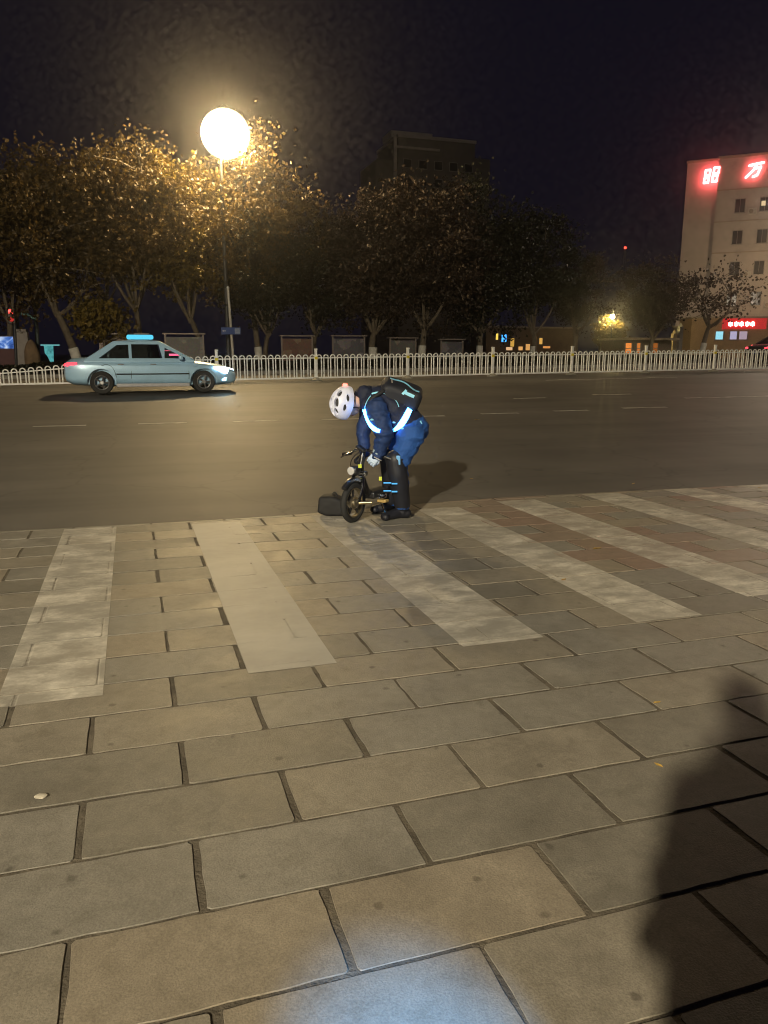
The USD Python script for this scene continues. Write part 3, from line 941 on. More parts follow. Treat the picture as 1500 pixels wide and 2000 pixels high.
# cyan lit tapered sign
a, b = at_v(80, 674, 37.5), at_v(116, 674, 37.5)
g0 = gz(a)
w_ = np.linalg.norm((b - a)[:2])
h_ = a[2] - g0
t = thing('tapered_sign', 'small cyan lit sign with a flat top on a narrow stem', 'sign', (a[0], a[1], g0), -AZ)
usdkit.material(stage, '/World/Looks/sign_cyan', {'g': ('geometry', {}), 'n': ('noise_texture', {'scale': 5.0, 'detail': 2.0}), 'r': ('rgb_ramp', {'ramp': [(0.35, (0.03, 0.16, 0.17)), (0.6, (0.1, 0.42, 0.42))]}), 'e': ('emission', {'strength': 0.9})},
                [('g.position', 'n.vector'), ('n.fac', 'r.fac'), ('r.color', 'e.color')], surface='e.emission')
pm = prism(Polygon([(0.12, h_ - 0.03), (w_ * 0.66, h_ - 0.03), (w_ * 0.62, h_ * 0.35), (w_ * 0.45, h_ * 0.35), (w_ * 0.3, h_ * 0.6), (0.14, h_ * 0.7)]), 0, 0.1)
pm.apply_transform(trimesh.transformations.rotation_matrix(math.pi / 2, [1, 0, 0]))
obj('lit_face', pm, '/World/Looks/sign_cyan', t)
obj('top_bar', bx(w_ / 2, -0.05, h_, w_, 0.24, 0.05), glow('sign_cyan_bar', (0.25, 0.75, 0.75), 0.6), t)
obj('stem', bx(w_ * 0.535, -0.05, h_ * 0.17, 0.12, 0.08, h_ * 0.345), POLE_GREY, t)
# arched gate top
a = [at_v(33, 614, 37.0), at_v(46, 613, 37.0), at_v(58, 617, 37.0), at_v(70, 625, 37.0)]
t = thing('arched_gateway', 'thin teal arch curving behind the red signal', 'arch')
obj('arch_bar', tube(spline(a, 12), 0.075, 8), M('arch_teal', (0.14, 0.30, 0.30), 0.5), t, smooth=True)
for q in (a[0], a[-1]):
    obj('upright', cyl([q[0], q[1], gz(q)], q, 0.06, 8), M('arch_dark', (0.05, 0.07, 0.07), 0.6), t)

# ------------------------------------------------------------------ buildings
def apt(name, px0, px1, top, v, label, cols, rows, wallmat, yaw=None):
    a, b = at_v(px0, top, v), at_v(px1, top, v)
    h = a[2] - 0.6
    return a, b, h


PLASTER = M('plaster_cream', (0.42, 0.385, 0.385), 0.85, var=0.12, scale=0.5, bump=0.2, bscale=6)
WIN_DARK = M('window_glass_dark', (0.02, 0.022, 0.026), 0.12, var=0)
WIN_FRAME = M('window_frame', (0.26, 0.25, 0.24), 0.5)


def facade(t, wd, floors, z0, fh, cols, ww, wh, frame_mat, first_x):
    """Recessed windows with frames on a facade in its own x-z plane, y = 0 outward -y."""
    for f in range(floors):
        for x in cols:
            zc = z0 + f * fh
            w = obj('window', cat(bx(x - ww / 2, -0.03, zc, 0.07, 0.12, wh), bx(x + ww / 2, -0.03, zc, 0.07, 0.12, wh), bx(x, -0.03, zc + wh / 2 - 0.03, ww - 0.08, 0.11, 0.06), bx(x, -0.05, zc - wh / 2 - 0.02, ww + 0.16, 0.2, 0.07), bx(x, -0.012, zc, 0.05, 0.05, wh - 0.13)), frame_mat, t)
            obj('pane', bx(x, -0.001, zc + 0.01, ww - 0.075, 0.02, wh - 0.1), WIN_DARK, w)


def on_wall(px, py, p0, ang):
    """Where a sight line meets the upright plane through p0 whose horizontal direction is ang; returns (along, point)."""
    nrm = np.array([-math.sin(ang), math.cos(ang), 0])
    r = ray(px, py)
    p = CAM + r * (((p0 - CAM) @ nrm) / (r @ nrm))
    return float((p - p0) @ np.array([math.cos(ang), math.sin(ang), 0])), p


E1 = at_v(1343, 318, 76.0)
ang = math.radians(-23)
W0 = on_wall(1405, 318, E1, ang)[0]
gz0 = 0.6
hb = E1[2] - gz0
B = thing('office_building', 'six storey plaster building with red rooftop characters at the right edge', 'building', (E1[0], E1[1], gz0), ang)
obj('wall', cat(bx(W0 / 2, 6.3, hb / 2, W0, 12, hb), bx(W0 + 8.5, 6, hb / 2, 17.0, 12.6, hb + 0.02)), PLASTER, B)
obj('parapet', cat(bx(W0 / 2, 6.3, hb + 0.12, W0 + 0.2, 12.3, 0.24), bx(W0 + 8.5, 6, hb + 0.14, 17.2, 12.9, 0.26)), M('parapet_stone', (0.33, 0.29, 0.25), 0.85), B)
cols = [on_wall(1441 + 48 * k_, 450, E1, ang)[0] for k_ in range(4)]
cols += [cols[-1] + 2.6]
sc_ = 48.0 / (cols[1] - cols[0])
zc0 = on_wall(1436, 525, E1, ang)[1][2] - gz0
step = (on_wall(1441, 403, E1, ang)[1][2] - gz0 - zc0) / 2


for f in range(-1, 3):
    for x in cols:
        zc = zc0 + f * step
        ww, wh, y = 20 / sc_, 29 / sc_, -0.3
        w = obj('window', cat(bx(x - ww / 2, y - 0.03, zc, 0.07, 0.12, wh), bx(x + ww / 2, y - 0.03, zc, 0.07, 0.12, wh), bx(x, y - 0.03, zc + wh / 2 - 0.03, ww - 0.08, 0.11, 0.06), bx(x, y - 0.05, zc - wh / 2 - 0.04, ww + 0.16, 0.2, 0.07), bx(x, y - 0.02, zc, 0.05, 0.05, wh - 0.13)), WIN_FRAME, B)
        obj('pane', bx(x, y - 0.005, zc + 0.01, ww - 0.075, 0.02, wh - 0.1), WIN_DARK, w)


AC_WHITE = M('aircon_white', (0.42, 0.41, 0.40), 0.5, var=0.1)
for f, x in ((0, cols[0] + 1.3), (1, cols[1] + 1.25), (2, cols[0] + 1.28), (2, cols[2] + 1.3), (0, cols[2] + 1.3), (-1, cols[1] + 1.3)):
    zc = zc0 + f * step - 0.7
    ac = obj('air_conditioner', rbox((x, -0.52, zc), (0.85, 0.36, 0.6), 0.03), AC_WHITE, B, smooth=30)
    obj('fan_grille', cyl((x - 0.12, -0.705, zc), (x - 0.12, -0.715, zc), 0.22, 16), BOARD_FRAME, ac)
for f in range(0, 3):
    obj('floor_ledge', bx(W0 + 8.5, -0.36, zc0 + (f + 0.52) * step, 17.0, 0.11, 0.14), M('parapet_stone', 0, 0), B)
p_ = on_wall(1491, 398, E1, ang)
obj('lit_pane', bx(p_[0], -0.335, p_[1][2] - gz0, 0.42, 0.03, 0.5), glow('late_window', (1.0, 0.75, 0.4), 0.7), B)


def stroke(pts, r=0.14):
    return LineString(pts).buffer(r, quad_segs=4)


# the two rooftop characters, stroke by stroke (slanted script), letter box 2 m
NEON = glow('neon_red', (1.0, 0.10, 0.10), 20.0)


def character(shapes, slant, s):
    g = unary_union(shapes)
    m = cat(*[trimesh.creation.extrude_polygon(p, 0.18, engine='earcut') for p in getattr(g, 'geoms', [g])])
    v_ = m.vertices * [s, s, 1]
    v_[:, 0] += slant * v_[:, 1]
    m.vertices = np.stack([v_[:, 0], -v_[:, 2], v_[:, 1]], 1)
    m.faces = m.faces[:, ::1]
    return m


def sq(x0, y0, x1, y1, r=0.07):
    return LineString([(x0, y0), (x1, y0), (x1, y1), (x0, y1), (x0, y0)]).buffer(r, quad_segs=4)


qi = [sq(0.05, 0.52, 0.36, 0.9), sq(0.60, 0.62, 0.92, 1.02), sq(0.05, 0.05, 0.33, 0.38), sq(0.58, 0.1, 0.88, 0.5), stroke([(0.12, 0.45), (0.36, 0.46)], 0.04), stroke([(0.6, 0.56), (0.9, 0.57)], 0.04)]
wan = [stroke([(0.05, 0.86), (1.0, 1.0)], 0.09), stroke([(0.55, 0.9), (0.42, 0.5), (0.02, 0.02)], 0.09), stroke([(0.45, 0.62), (0.88, 0.68), (0.78, 0.12), (0.52, 0.02)], 0.09)]
for shp, px, py, hpx, sl, nm in ((qi, 1373, 360, 30, 0.08, 'left'), (wan, 1456, 349, 27, 0.18, 'right')):
    lx, p = on_wall(px, py, E1, ang)
    s = hpx / sc_
    m = character(shp, sl, s)
    m.apply_translation([lx, -0.2 if px < 1405 else -0.5, p[2] - gz0])
    obj('neon_character', m, NEON, B, label='red neon character with stacked squares' if nm == 'left' else 'red neon character like a slanted hook')

# shop annex in front
v = 62.0
a = at_v(1352, 622, v)
sang = math.radians(-8)
wd = on_wall(1560, 622, a, sang)[0]
g0 = float(zfence(uv(a)[0])) + 0.15
h_ = a[2] - g0
SHOP = thing('corner_shop', 'low shop with a glowing red sign and pale lit windows at the right edge', 'shop', (a[0], a[1], g0), sang)
obj('wall', bx(wd / 2, 2.5, h_ / 2, wd, 5, h_), M('shop_wall', (0.40, 0.28, 0.18), 0.8, var=0.15), SHOP)
obj('flat_roof', bx(wd / 2, 2.4, h_ + 0.08, wd + 0.4, 5.5, 0.16), M('parapet_stone', 0, 0), SHOP)
fx = lambda px: on_wall(px, 640, a, sang)[0]
zz = lambda py: on_wall(1445, py, a, sang)[1][2] - g0
sg = obj('sign_board', bx((fx(1410) + fx(1495)) / 2, -0.1, (zz(622) + zz(643)) / 2, fx(1495) - fx(1410), 0.2, zz(622) - zz(643)), M('shop_red', (0.5, 0.03, 0.03), 0.5, emit=(1, 0.03, 0.04), strength=0.35), SHOP)
for k in range(5):
    x = fx(1425) + k * (fx(1468) - fx(1425)) / 4
    q = unary_union([sq(-0.12, -0.14, 0.12, 0.14, 0.045), stroke([(-0.12, 0), (0.12, 0)], 0.04), stroke([(0, -0.2), (0, 0.2)], 0.04)])
    m = cat(*[trimesh.creation.extrude_polygon(g, 0.05, engine='earcut') for g in getattr(q, 'geoms', [q])])
    m.apply_transform(trimesh.transformations.rotation_matrix(math.pi / 2, [1, 0, 0]))
    m.apply_scale([1.1, 1, 1.0])
    m.apply_translation([x, -0.2, zz(633)])
    obj('sign_character', m, glow('shop_letters', (1.0, 0.22, 0.2), 14.0), sg)
for x0, x1, c, st in ((1398, 1414, (0.35, 0.85, 1.0), 0.9), (1426, 1441, (0.75, 0.7, 1.0), 0.55), (1444, 1461, (0.85, 0.65, 0.8), 0.45)):
    zc, hh2 = (zz(646) + zz(664)) / 2, zz(646) - zz(664)
    xc, w2 = (fx(x0) + fx(x1)) / 2, fx(x1) - fx(x0)
    w = obj('shop_window', cat(bx(xc - w2 / 2, -0.03, zc, 0.07, 0.12, hh2), bx(xc + w2 / 2, -0.03, zc, 0.07, 0.12, hh2), bx(xc, -0.03, zc + hh2 / 2 - 0.03, w2 - 0.08, 0.11, 0.06), bx(xc, -0.05, zc - hh2 / 2, w2 + 0.16, 0.2, 0.07)), WIN_FRAME, SHOP)
    obj('lit_pane', bx(xc, -0.012, zc + 0.01, w2 - 0.075, 0.02, hh2 - 0.1), glow(f'shop_pane_{x0}', c, st), w)

# low grey hall left of the shop
a, b = at_v(1318, 640, 66), at_v(1385, 640, 66)
g0 = float(zfence(uv(a)[0])) + 0.12
HL = thing('grey_hall', 'low dark grey hall behind the bare tree, left of the shop', 'building', (a[0], a[1], g0), math.radians(-20))
wd, h_ = np.linalg.norm((b - a)[:2]), a[2] - g0
obj('wall', bx(wd / 2, 3, h_ / 2, wd, 6, h_), M('hall_wall', (0.2, 0.19, 0.17), 0.85), HL)
obj('roof', bx(wd / 2, 3, h_ + 0.09, wd + 0.5, 6.5, 0.18), M('parapet_stone', 0, 0), HL)
obj('lit_pane', bx(wd * 0.87, -0.012, h_ * 0.6, 0.5, 0.03, 0.75), glow('hall_pane', (0.35, 0.8, 0.75), 0.4), HL)
for x in (wd * 0.2, wd * 0.5):
    obj('window', bx(x, -0.012, h_ * 0.55, 0.9, 0.04, 0.9), WIN_DARK, HL)
pc = [at_v(1316, 660, 56), at_v(1328, 655, 56)]
for p, c in zip(pc, ((0.36, 0.29, 0.18), (0.3, 0.29, 0.27))):
    g0 = float(zfence(uv(p)[0])) + 0.12
    t = thing('gate_post', 'yellowish stone gate post left of the grey hall' if c[2] < 0.2 else 'pale grey gate post with a pointed cap beside the grey hall', 'gate post', p * [1, 1, 0] + [0, 0, g0], -AZ)
    hh2 = 2.1 if c[2] < 0.2 else 2.7
    obj('shaft', rbox((0, 0, hh2 / 2), (0.36, 0.36, hh2), 0.02), M(f'gatepost_{int(c[2]*100)}', c, 0.8), t, smooth=30)
    obj('cap', trimesh.creation.cone(0.27, 0.35, sections=4, transform=trimesh.transformations.translation_matrix([0, 0, hh2 + 0.003])), M(f'gatepost_{int(c[2]*100)}', c, 0.8), t)

# kiosk with orange windows
v = 52.0
a, b = at_v(1219, 664, v), at_v(1312, 664, v)
g0 = float(zfence(uv(a)[0])) + 0.13
K = thing('kiosk', 'low kiosk with orange lit windows and a pale roof edge behind the fence', 'kiosk', (a[0], a[1], g0), -AZ)
wd, h_ = np.linalg.norm((b - a)[:2]), a[2] - g0
obj('wall', bx(wd / 2, 1.5, h_ / 2, wd, 3.0, h_), M('kiosk_wall', (0.16, 0.12, 0.09), 0.8), K)
roof = bx(wd / 2, 1.2, h_ + 0.09, wd + 0.4, 3.8, 0.16)
obj('roof', roof, M('kiosk_roof', (0.5, 0.4, 0.28), 0.7), K)
fx = lambda px: (px - 1219) / (1312 - 1219) * wd
for k, (x0, x1) in enumerate(((1221, 1234), (1243, 1251), (1273, 1285))):
    xc, w2 = (fx(x0) + fx(x1)) / 2, fx(x1) - fx(x0)
    w = obj('window', cat(bx(xc - w2 / 2, -0.03, h_ * 0.55, 0.06, 0.1, h_ * 0.6), bx(xc + w2 / 2, -0.03, h_ * 0.55, 0.06, 0.1, h_ * 0.6), bx(xc, -0.03, h_ * 0.55, w2 - 0.07, 0.08, 0.05)), WIN_FRAME, K)
    obj('lit_pane', bx(xc, -0.01, h_ * 0.55, w2 - 0.065, 0.02, h_ * 0.58), glow(f'kiosk_pane_{k}', (1.0, 0.30, 0.05), (0.8, 0.55, 0.3)[k]), w)

# park lamp that lights the yellow shrub
p = at_v(1196, 622, 57.0)
g0 = float(zfence(uv(p)[0])) + 0.12
t = thing('park_lamp', 'small park lamp glaring beside the bright yellow shrub', 'lamp')
obj('pole', cyl([p[0], p[1], g0], p, 0.045, 8), POLE_GREY, t, smooth=40)
obj('lit_globe', ball(p + [0, 0, 0.16], 0.16, 2), glow('park_glass', (1.0, 0.78, 0.30), 1400.0), t, smooth=True)
obj('cap', trimesh.creation.cone(0.2, 0.14, sections=12, transform=trimesh.transformations.translation_matrix(p + [0, 0, 0.31])), POLE_GREY, t)

# lit street front far behind the dark trees
v = 78.0
rg = np.random.default_rng(5)
a, b = at_v(950, 640, v), at_v(1130, 640, v)
g0 = 0.8
wd = np.linalg.norm((b - a)[:2])
h_ = a[2] - g0
S = thing('distant_shop_row', 'far low shop row with scattered yellow and orange lights behind the trees', 'shop row', (a[0], a[1], g0), -AZ)
obj('wall', bx(wd / 2, 2, h_ / 2, wd, 4, h_), M('kiosk_wall', 0, 0), S)
obj('eaves', bx(wd / 2, 1.9, h_ + 0.08, wd + 0.3, 4.6, 0.15), M('parapet_stone', 0, 0), S)
fx = lambda px: (px - 950) / 180 * wd
zz = lambda py: at_v(1030, py, v)[2] - g0
for k, (x0, x1, y0, y1, c, st) in enumerate([(968, 972, 652, 664, (1, 0.65, 0.1), 1.2), (979, 988, 654, 668, (0.05, 0.35, 1.0), 2.2), (996, 1003, 661, 677, (1, 0.55, 0.1), 0.6), (1012, 1020, 677, 684, (1, 0.5, 0.15), 0.8), (1026, 1034, 672, 684, (1, 0.5, 0.15), 0.7),
                                             (1040, 1046, 658, 664, (1, 0.5, 0.1), 0.5), (1052, 1058, 660, 672, (1, 0.55, 0.12), 0.7), (1060, 1074, 676, 680, (1, 0.4, 0.1), 0.7), (988, 1000, 678, 684, (1, 0.6, 0.3), 0.8)]):
    f = obj('window', bx((fx(x0) + fx(x1)) / 2, -0.03, (zz(y0) + zz(y1)) / 2, fx(x1) - fx(x0) + 0.1, 0.06, zz(y0) - zz(y1) + 0.1), WIN_FRAME, S)
    obj('lit_pane', bx((fx(x0) + fx(x1)) / 2, -0.068, (zz(y0) + zz(y1)) / 2, fx(x1) - fx(x0), 0.012, zz(y0) - zz(y1)), glow(f'far_pane_{k}', c, st), f)

# tower block far behind
v = 135.0
a, b = at_v(742, 264, v), at_v(968, 264, v)
wd = np.linalg.norm((b - a)[:2])
g0 = 0.8
TW = thing('tower_block', 'tall unlit apartment tower faint against the night sky above the trees', 'building', (a[0], a[1], g0), -AZ)
h_ = a[2] - g0
TWALL = M('tower_wall', (0.18, 0.165, 0.155), 0.9, var=0.1, scale=0.3)
k = wd / 226
obj('wall', cat(bx(110 * k, 6, h_ / 2, 150 * k, 12, h_), bx(17 * k, 7, h_ * 0.455, 34 * k, 10, h_ * 0.91), bx(205.5 * k, 7, h_ * 0.475, 41 * k, 10, h_ * 0.95)), TWALL, TW)
obj('roof', cat(bx(110 * k, 6, h_ + 0.25, 153 * k, 12.4, 0.5), bx(70 * k, 5, h_ + 1.1, 80 * k, 5, 1.2)), M('tower_trim', (0.5, 0.47, 0.45), 0.9), TW)
obj('cornice', cat(bx(70 * k, -0.25, h_ - 1.7, 86 * k, 0.5, 0.35), bx(28 * k, -0.2, h_ - 4, 0.5, 0.4, 8)), M('tower_trim', 0, 0), TW)
for f in range(8):
    for x in (52, 82, 112, 142, 172):
        w = obj('window', bx(x * k, -0.03, h_ - 4.2 - f * 3.0, 1.6, 0.08, 1.5), M('tower_trim', 0, 0), TW)
        obj('pane', bx(x * k, -0.075, h_ - 4.2 - f * 3.0, 1.45, 0.02, 1.35), WIN_DARK, w)

# red beacon on a mast
p = at_v(1221, 486, 170)
t = thing('beacon_mast', 'thin mast with a tiny red warning light above the trees', 'mast')
legs = [tube([[p[0] + dx * 1.2, p[1] + dy * 1.2, 0.5], p + [dx * 0.15, dy * 0.15, 0]], 0.06, 5) for dx, dy in ((1, 0), (-0.5, 0.87), (-0.5, -0.87))]
obj('lattice', cat(*legs, *[cyl(p * [1, 1, 0] + [0.8, 0, z], p * [1, 1, 0] + [-0.4, 0.7, z], 0.04, 5) for z in np.arange(2, p[2] - 1, 3)]), POLE_GREY, t)
obj('red_light', ball(p + [0, 0, 0.25], 0.32, 2), glow('beacon_red', (1, 0.07, 0.04), 4.0), t)

# ------------------------------------------------------------------ cars
RUBBER = M('tyre_rubber', (0.02, 0.02, 0.02), 0.8, var=0.1)
ALLOY = M('alloy', (0.45, 0.46, 0.48), 0.3, 0.9, var=0)
BLACK = M('trim_black', (0.015, 0.015, 0.016), 0.45, var=0)
GLASS = pane('car_glass', (0.55, 0.6, 0.62))


def loft(stations, n=24, power=3.2):
    """stations: x, z low, z high, half width -> closed superelliptic hull."""
    rings = []
    for x, z0, z1, w in stations:
        a = np.linspace(0, 2 * np.pi, n, endpoint=False)
        c, s = np.cos(a), np.sin(a)
        y = w * np.sign(c) * np.abs(c) ** (2 / power)
        z = (z0 + z1) / 2 + (z1 - z0) / 2 * np.sign(s) * np.abs(s) ** (2 / power)
        rings.append(np.stack([np.full(n, x), y, z], 1))
    V = np.vstack(rings + [rings[0].mean(0)[None], rings[-1].mean(0)[None]])
    m = len(rings)
    Fc = []
    for i in range(m - 1):
        for j in range(n):
            a, b = i * n + j, i * n + (j + 1) % n
            Fc += [[a, b, b + n], [a, b + n, a + n]]
    for j in range(n):
        Fc += [[m * n, (j + 1) % n, j], [m * n + 1, (m - 1) * n + j, (m - 1) * n + (j + 1) % n]]
    t = trimesh.Trimesh(V, np.array(Fc), process=False)
    t.fix_normals()
    return t


def side_panel(pts, y, d):
    m = trimesh.creation.extrude_polygon(Polygon(pts), d, engine='earcut')
    m.vertices = np.stack([m.vertices[:, 0], y - d / 2 + m.vertices[:, 2], m.vertices[:, 1]], 1)
    m.fix_normals()
    return m


def car(loc, rz, label, body_mat, taxi, lights, size=1.0):
    t = thing('taxi' if taxi else 'parked_car', label, 'car', loc, rz)
    UsdGeom.Xformable(stage.GetPrimAtPath(t)).AddScaleOp().Set(Gf.Vec3f(size, size, size))
    st = [(-2.36, 0.46, 0.70, 0.55), (-2.31, 0.34, 0.88, 0.72), (-2.15, 0.25, 0.98, 0.82), (-1.8, 0.22, 1.015, 0.86), (-1.2, 0.2, 1.0, 0.875), (-0.4, 0.19, 0.97, 0.885), (0.5, 0.19, 0.955, 0.885), (1.0, 0.19, 0.94, 0.88), (1.4, 0.2, 0.89, 0.87),
          (1.85, 0.21, 0.82, 0.83), (2.15, 0.22, 0.74, 0.75), (2.31, 0.26, 0.66, 0.63), (2.36, 0.34, 0.56, 0.5)]
    body = to_man(loft(st, 32, 4.0))
    WX, WR = (-1.38, 1.40), 0.32
    for wx in WX:
        for s in (-1, 1):
            body -= m3.Manifold.cylinder(0.5, WR + 0.06, WR + 0.06, 28).rotate((90, 0, 0)).translate((wx, s * 0.95 + 0.25, WR))
    def gh(off, zlo):
        pts = [((-1.78 + off, y, zlo), 0.06) for y in (-0.76 + off, 0.76 - off)] + [((1.12 - off, y, zlo), 0.06) for y in (-0.78 + off, 0.78 - off)]
        pts += [((-1.0 + off * 0.5, y, 1.40 - off), 0.06) for y in (-0.52 + off, 0.52 - off)] + [((0.22 - off * 0.5, y, 1.41 - off), 0.06) for y in (-0.54 + off, 0.54 - off)] + [((-0.4, y, 1.435 - off), 0.06) for y in (-0.5 + off, 0.5 - off)]
        return m3.Manifold.batch_hull([msphere(c, r, 14) for c, r in pts])
    cab = gh(0, 0.90) - gh(0.035, 0.80)
    sides = [[(-1.42, 0.985), (-0.62, 0.985), (-0.62, 1.36), (-0.93, 1.35)], [(-0.54, 0.985), (0.28, 0.985), (0.20, 1.37), (-0.54, 1.375)], [(0.34, 0.985), (0.92, 0.975), (0.36, 1.28)]]
    for pl in sides:
        cab -= to_man(side_panel(pl, 0, 2.2))
    wsy = Polygon([(-0.62, 0.985), (0.62, 0.985), (0.46, 1.37), (-0.46, 1.37)])
    for x0 in (0.3, -2.2):
        mm = trimesh.creation.extrude_polygon(wsy, 1.0, engine='earcut')
        mm.vertices = np.stack([mm.vertices[:, 2] + x0, mm.vertices[:, 0], mm.vertices[:, 1]], 1)
        mm.fix_normals()
        cab -= to_man(mm)
    obj('body', to_tm(body), body_mat, t, smooth=35)
    obj('cabin', to_tm(cab), body_mat, t, smooth=35)
    yb = lambda z: 0.79 + 0.03 - (z - 0.9) / 0.5 * 0.24
    for pl in sides:
        for s in (-1, 1):
            P = np.array([(x, s * (yb(z) + 0.02), z) for x, z in pl])
            n = np.array([0, -s * 0.012, 0])
            k = len(pl)
            V = np.vstack([P, P + n])
            Fq = [[0, i, i + 1] for i in range(1, k - 1)] + [[k, k + i + 1, k + i] for i in range(1, k - 1)]
            obj('side_window', trimesh.Trimesh(V, np.array(Fq), process=False), GLASS, t)
    ws = np.array([(1.10, -0.66, 0.96), (1.10, 0.66, 0.96), (0.30, 0.5, 1.385), (0.30, -0.5, 1.385)])
    obj('windscreen', trimesh.Trimesh(ws, np.array([[0, 1, 2], [0, 2, 3]]), process=False), GLASS, t)
    rw = np.array([(-1.76, -0.66, 0.98), (-1.76, 0.66, 0.98), (-1.04, 0.48, 1.38), (-1.04, -0.48, 1.38)])
    obj('rear_window', trimesh.Trimesh(rw, np.array([[0, 2, 1], [0, 3, 2]]), process=False), GLASS, t)
    for wx in WX:
        for s in (-1, 1):
            prof = np.array([(0.2, -0.09), (0.29, -0.1), (0.315, -0.07), (0.32, 0.0), (0.315, 0.07), (0.29, 0.1), (0.2, 0.09), (0.2, -0.09)])
            ty = trimesh.creation.revolve(prof, sections=28)
            ty.apply_transform(trimesh.transformations.rotation_matrix(math.pi / 2, [1, 0, 0]))
            ty.apply_translation([wx, s * 0.77, 0.32])
            w = obj('wheel', ty, RUBBER, t, smooth=35)
            sp = [cyl((wx, s * 0.83, 0.32), (wx + 0.2 * math.cos(a), s * 0.84, 0.32 + 0.2 * math.sin(a)), 0.028, 6) for a in np.arange(5) * 2 * math.pi / 5]
            ring = trimesh.creation.torus(0.19, 0.018, 24, 8)
            ring.apply_transform(trimesh.transformations.rotation_matrix(math.pi / 2, [1, 0, 0]))
            ring.apply_translation([wx, s * 0.845, 0.32])
            obj('rim', cat(ring, *sp, cyl((wx, s * 0.75, 0.32), (wx, s * 0.86, 0.32), 0.05, 12)), ALLOY, w, smooth=35)
    for s in (-1, 1):
        hl = m3.Manifold.batch_hull([msphere((2.0, s * 0.76, 0.69), 0.05), msphere((1.72, s * 0.835, 0.715), 0.03), msphere((2.25, s * 0.5, 0.62), 0.06), msphere((2.2, s * 0.62, 0.54), 0.06), msphere((1.98, s * 0.79, 0.60), 0.045)])
        obj('headlight', to_tm(hl), glow('headlight_glass', (0.62, 0.90, 1.0), 26.0) if lights else M('lens_clear', (0.5, 0.5, 0.5), 0.1), t, smooth=40)
        tl = m3.Manifold.batch_hull([msphere((-2.24, s * 0.74, 0.82), 0.05), msphere((-2.02, s * 0.84, 0.85), 0.035), msphere((-2.30, s * 0.56, 0.80), 0.05)])
        obj('tail_light', to_tm(tl), glow('tail_glass', (1.0, 0.05, 0.07), 3.0), t, smooth=40)
        obj('wing_mirror', rbox((0.78, s * 0.97, 1.0), (0.12, 0.2, 0.13), 0.04), body_mat, t, smooth=40)
        for x in (-0.75, 0.12):
            obj('door_handle', rbox((x - 0.1, s * 0.885, 0.82), (0.16, 0.03, 0.025), 0.01), ALLOY, t, smooth=40)
        obj('sill', rbox((0.0, s * 0.86, 0.24), (2.0, 0.06, 0.1), 0.025), M('sill_grey', (0.42, 0.42, 0.46), 0.35), t, smooth=40)
        obj('fog_lamp', to_tm(m3.Manifold.batch_hull([msphere((2.20, s * 0.60, 0.37), 0.045), msphere((1.95, s * 0.80, 0.36), 0.03), msphere((2.05, s * 0.74, 0.44), 0.03)])), glow('fog_glass', (0.45, 0.85, 1.0), 5.0) if lights else BLACK, t)
    def skin(x, z):
        X_ = [s_[0] for s_ in st]
        z0, z1, w_ = (np.interp(x, X_, [s_[k_] for s_ in st]) for k_ in (1, 2, 3))
        f_ = abs((z - (z0 + z1) / 2) / ((z1 - z0) / 2))
        return w_ * max(0.0, 1 - f_ ** 4) ** 0.25
    for s in (-1, 1):
        for xs in ([(-0.58, 0.32), (-0.58, 0.6), (-0.58, 0.95)], [(0.98, 0.40), (0.99, 0.6), (0.93, 0.92)], [(-1.36, 0.78), (-1.1, 0.76), (-1.02, 0.62), (-0.98, 0.33)]):
            pt = spline([(x_, s * (skin(x_, z_) + 0.0005), z_) for x_, z_ in xs], 12)
            obj('door_seam', tube(pt, 0.006, 5), BLACK, t)
        obj('belt_trim', tube([(x_, s * (skin(x_, 0.945) + 0.002), 0.945) for x_ in np.linspace(-1.35, 0.9, 12)], 0.012, 5), BLACK, t)
        obj('rub_strip', tube([(x_, s * (skin(x_, 0.55) + 0.004), 0.55) for x_ in np.linspace(-0.98, 1.0, 12)], 0.02, 6), BLACK, t)
    obj('grille', rbox((2.335, 0, 0.52), (0.07, 0.7, 0.09), 0.02), BLACK, t, smooth=40)
    obj('front_number_plate', bx(2.38, 0, 0.40, 0.012, 0.42, 0.13), SIGN_BLUE, t)
    obj('rear_number_plate', bx(-2.375, 0, 0.6, 0.012, 0.42, 0.13), SIGN_BLUE, t)
    for y in (-0.36, 0.36):
        obj('seat', cat(rbox((0.0, y, 1.02), (0.16, 0.46, 0.34), 0.05), rbox((-0.06, y, 1.25), (0.09, 0.24, 0.14), 0.03)), BLACK, t, smooth=40)
    if taxi:
        obj('roof_sign', rbox((-0.28, 0, 1.575), (0.20, 0.72, 0.13), 0.045) if False else rbox((-0.28, 0, 1.58), (0.74, 0.22, 0.13), 0.045), glow('taxi_sign_glass', (0.10, 0.60, 0.85), 1.2), t, smooth=40)
        obj('sign_bracket', bx(-0.28, 0, 1.51, 0.5, 0.1, 0.035), BLACK, t)
        obj('vacancy_light', bx(0.70, -0.32, 1.08, 0.42, 0.03, 0.055), glow('vacancy_red', (1.0, 0.12, 0.22), 5.0), t)
        obj('dash_strip', bx(0.52, -0.34, 1.2, 0.34, 0.02, 0.03), glow('vacancy_pink', (1.0, 0.14, 0.2), 2.2), t)
    return t


